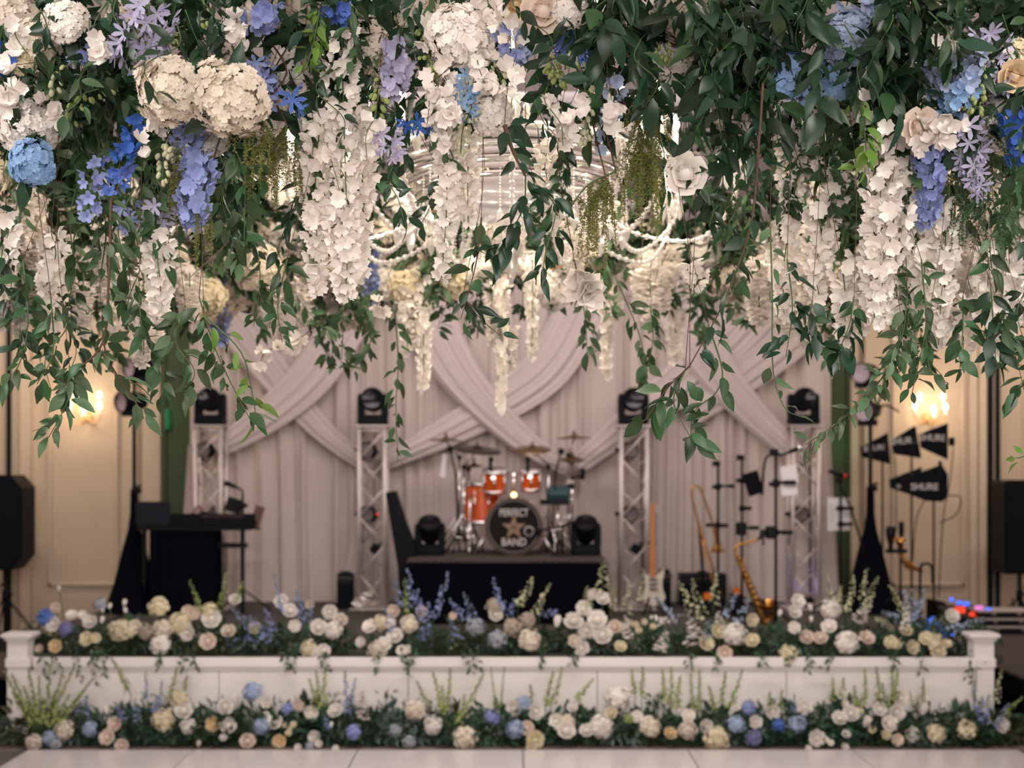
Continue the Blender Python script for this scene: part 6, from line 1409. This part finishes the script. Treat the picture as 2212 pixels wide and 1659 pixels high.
spikes('1304,1209,1300,1285,22 1152,1247,1118,1315,20 1188,1259,1150,1335,13 1267,1266,1270,1315 1328,1261,1320,1325 1361,1259,1350,1335,20 1391,1231,1380,1305,12 1467,1254,1505,1340,18 1493,1249,1522,1345,18 1549,1235,1540,1315,18 1785,1244,1805,1320,16 1845,1242,1830,1330,16 1873,1228,1858,1310 1896,1244,1868,1320 1815,1263,1812,1320 1921,1266,1965,1345 1935,1365,1890,1330', 'palegreen', False, 15, 'snapdragon_spike')
spikes('804,1276,765,1315,24 1352,1330,1358,1385,18 1440,1362,1422,1412,26 1490,1335,1505,1400,36 1551,1320,1553,1362,20 1880,1305,1848,1345,26 1460,1340,1400,1340,18 1962,1310,1955,1370,18', 'white', False, 20, 'stock_spike', 40)
spikes('190,1503,172,1552,26 314,1450,318,1515,9 339,1500,336,1545,18 290,1515,300,1565,18 250,1520,270,1560,14 745,1448,750,1530,13 768,1465,756,1530,12 760,1500,745,1550,20 700,1545,712,1580,16 1716,1499,1714,1550,14 2102,1469,2106,1545,13 2123,1505,2114,1575,18 2135,1500,2130,1570,16 2179,1518,2148,1580,16 350,1470,345,1530,10', 'lavender', True, 16)
spikes('783,1493,781,1560,22', 'pink', True, 22, 'stock_spike', 40)
spikes("""25,1455,78,1570 60,1442,88,1575 110,1428,96,1575 160,1440,100,1575 198,1470,112,1578 35,1500,72,1575 85,1460,88,1560 135,1450,104,1560 50,1480,82,1570 180,1490,116,1570 8,1450,66,1560 70,1505,84,1575 120,1490,100,1575 150,1500,110,1580
382,1440,362,1520 405,1460,395,1500 240,1420,282,1500 682,1448,692,1540 702,1442,700,1535 668,1465,684,1535 973,1442,966,1545,12 935,1450,956,1540 1046,1455,985,1565,14 1004,1500,988,1572,16 900,1472,930,1530 955,1480,960,1550 1195,1450,1178,1535,13 1215,1440,1190,1530 1282,1465,1240,1520 1145,1478,1150,1520,12 1365,1445,1372,1505 1388,1440,1386,1510 1432,1445,1432,1520 1450,1440,1448,1530,14 1470,1460,1460,1540,16 1512,1445,1506,1540 1492,1455,1500,1545,12 1567,1450,1556,1525 1605,1445,1572,1540 1530,1480,1545,1540
1799,1464,1796,1520 1822,1464,1821,1510 1869,1443,1866,1530 1893,1440,1902,1530 1906,1475,1911,1530 1928,1450,1925,1530 1940,1445,1932,1520 1995,1464,1990,1520,12 2110,1440,2104,1520,6 1663,1494,1666,1540 1690,1490,1680,1540 1845,1480,1850,1530,14 2209,1504,2160,1560 1060,1440,1072,1540,5 1090,1440,1080,1540,5""", 'lime', True, 13, 'bellflower_spike', 34)
spikes('2163,1445,2146,1530,14 1965,1490,1975,1540,14', 'palegreen', True, 14, 'snapdragon_spike')
# greenery of the rows
def spray_mesh(seed, n=120, sz=(.20, .14, .16)):
    mb = MB()
    for i in range(n):
        o = rdir(); k = R_.random() ** .4; p = V((o.x * sz[0] * k, o.y * sz[1] * k, max(.012, sz[2] * .55 + o.z * sz[2] * .6 * k)))
        ld = (o + V((0, -.4, -.15 + U(-.5, .5)))).normalized()
        leaf_geo(U(.04, .085), .46, .25, .3, 3, 0, Matrix.Translation(p) @ frame(ld, rdir()), mb)
    return mb
BUSHM = [M_BUSH, mat('row_foliage_grey', (.075, .115, .085), .6, trans=.12, objvar=.4, noise_amt=.3, noise_scale=30), mat('row_foliage_olive', (.050, .060, .022), .6, trans=.12, objvar=.4, noise_amt=.3, noise_scale=30)]
SPR = [spray_mesh(k).mesh('leaves', BUSHM[k % 3]) for k in range(6)]
def bush(p, k, low):
    place = 'in the flower row on the floor before the stage' if low else 'in the flower row along the stage edge'
    vi = R_.choices(range(6), [4, 3, 1.3, 4, 3, 1.3])[0]; an = ['deep green', 'grey green', 'olive brown'][vi % 3]
    t = thing('greenery_clump', an + ' leafy clump ' + place, 'greenery', p, an + ' clumps ' + place)
    part('leaves', SPR[vi], t, Matrix.Rotation(U(-.5, .5), 4, 'Z') @ Matrix.Diagonal((k, k * .8, k, 1)))
    tube_obj([p + V((0, 0, .12 * k)), p + V((0, 0, .003))], .006, M_STEM, t)
for i in range(52):
    x = -3.55 + 7.15 * (i + U(-.3, .3)) / 51
    bush(V((x, 10.24 + U(-.03, .05), 0)), U(.9, 1.15), True)
    if i % 2 == 0: bush(V((x + .06, 10.31 + U(-.02, .03), 0)), U(1.2, 1.55), True)
for i in range(46):
    x = -3.42 + 6.9 * (i + U(-.3, .3)) / 45; pxx = 1106 + x * FPX / 10.6
    if 735 < pxx < 785 or 1160 < pxx < 1225 or 1640 < pxx < 1665: continue
    bush(V((x, 10.60 + U(-.04, .06), ZS)), U(.75, 1.05), False)
    if i % 2: bush(V((x + .05, 10.74 + U(-.04, .06), ZS)), U(.95, 1.25), False)
# sprigs spilling over the stage front
for px, ln in ((100, 45), (125, 55), (170, 50), (205, 60), (225, 40), (345, 25), (400, 30), (420, 22), (620, 25), (635, 30), (700, 30), (815, 30), (870, 28), (890, 35), (1010, 35), (1025, 28), (1170, 28), (1240, 20), (1485, 25), (1545, 30), (1640, 25), (1705, 20), (1745, 30), (1790, 28), (1990, 40), (2095, 45), (2105, 60), (1925, 30)):
    p = P(px, 1408, 10.44); p.z = ZS + .03; q = P(px + U(-10, 10), 1418 + ln, 10.345)
    vine([p, p + V((0, -.075, .0)), (p + V((0, -.085, 0))).lerp(q, .5), q], 14, .05, 'short green sprig spilling over the white stage front', 'sprigs over the stage front', 'green', merge=True)

# wispy sprigs of tiny filler blossoms behind the bigger blooms
FIL = {c: [spike_mesh(c, 16, .30, .035, base=.25) for k in range(2)] for c in ('white', 'palegreen', 'lavender')}
for i in range(90):
    low = i % 2 == 0; px = U(60, 2110); py = U(1490, 1560) if low else U(1322, 1385)
    q, z0 = row_pt(px, py, low); q.y += .03; col = R_.choices(['white', 'palegreen', 'lavender'], [4, 4, 2])[0]; L = U(.12, .2)
    b = V((q.x, q.y + .02, max(z0 + .005, q.z - L)))
    place = 'in the flower row on the floor before the stage' if low else 'in the flower row along the stage edge'
    cn = col.replace('palegreen', 'pale green')
    t = thing('filler_sprig', 'wispy ' + cn + ' filler sprig ' + place, 'filler flower', b, cn + ' filler sprigs ' + place)
    part('blossoms', R_.choice(FIL[col]), t, rot_euler(U(-.2, .2), U(-.35, .35), U(0, 6)) @ Matrix.Diagonal((L, L, L, 1)))
    mb = MB()
    for k in range(26):
        o = rdir(); p = V((o.x * .05, o.y * .04, U(.01, L * .9))); leaf_geo(U(.03, .06), .3, .2, .3, 3, 0, Matrix.Translation(p) @ frame((o + V((0, 0, .6))).normalized(), rdir()), mb)
    o = bpy.data.objects.new('leaves', mb.mesh('leaves', BUSHM[R_.randrange(3)])); COL.objects.link(o); o.parent = t
    tube_obj([b + V((0, 0, L)), b, V((b.x, b.y, z0 + .003))], .003, M_STEM, t)
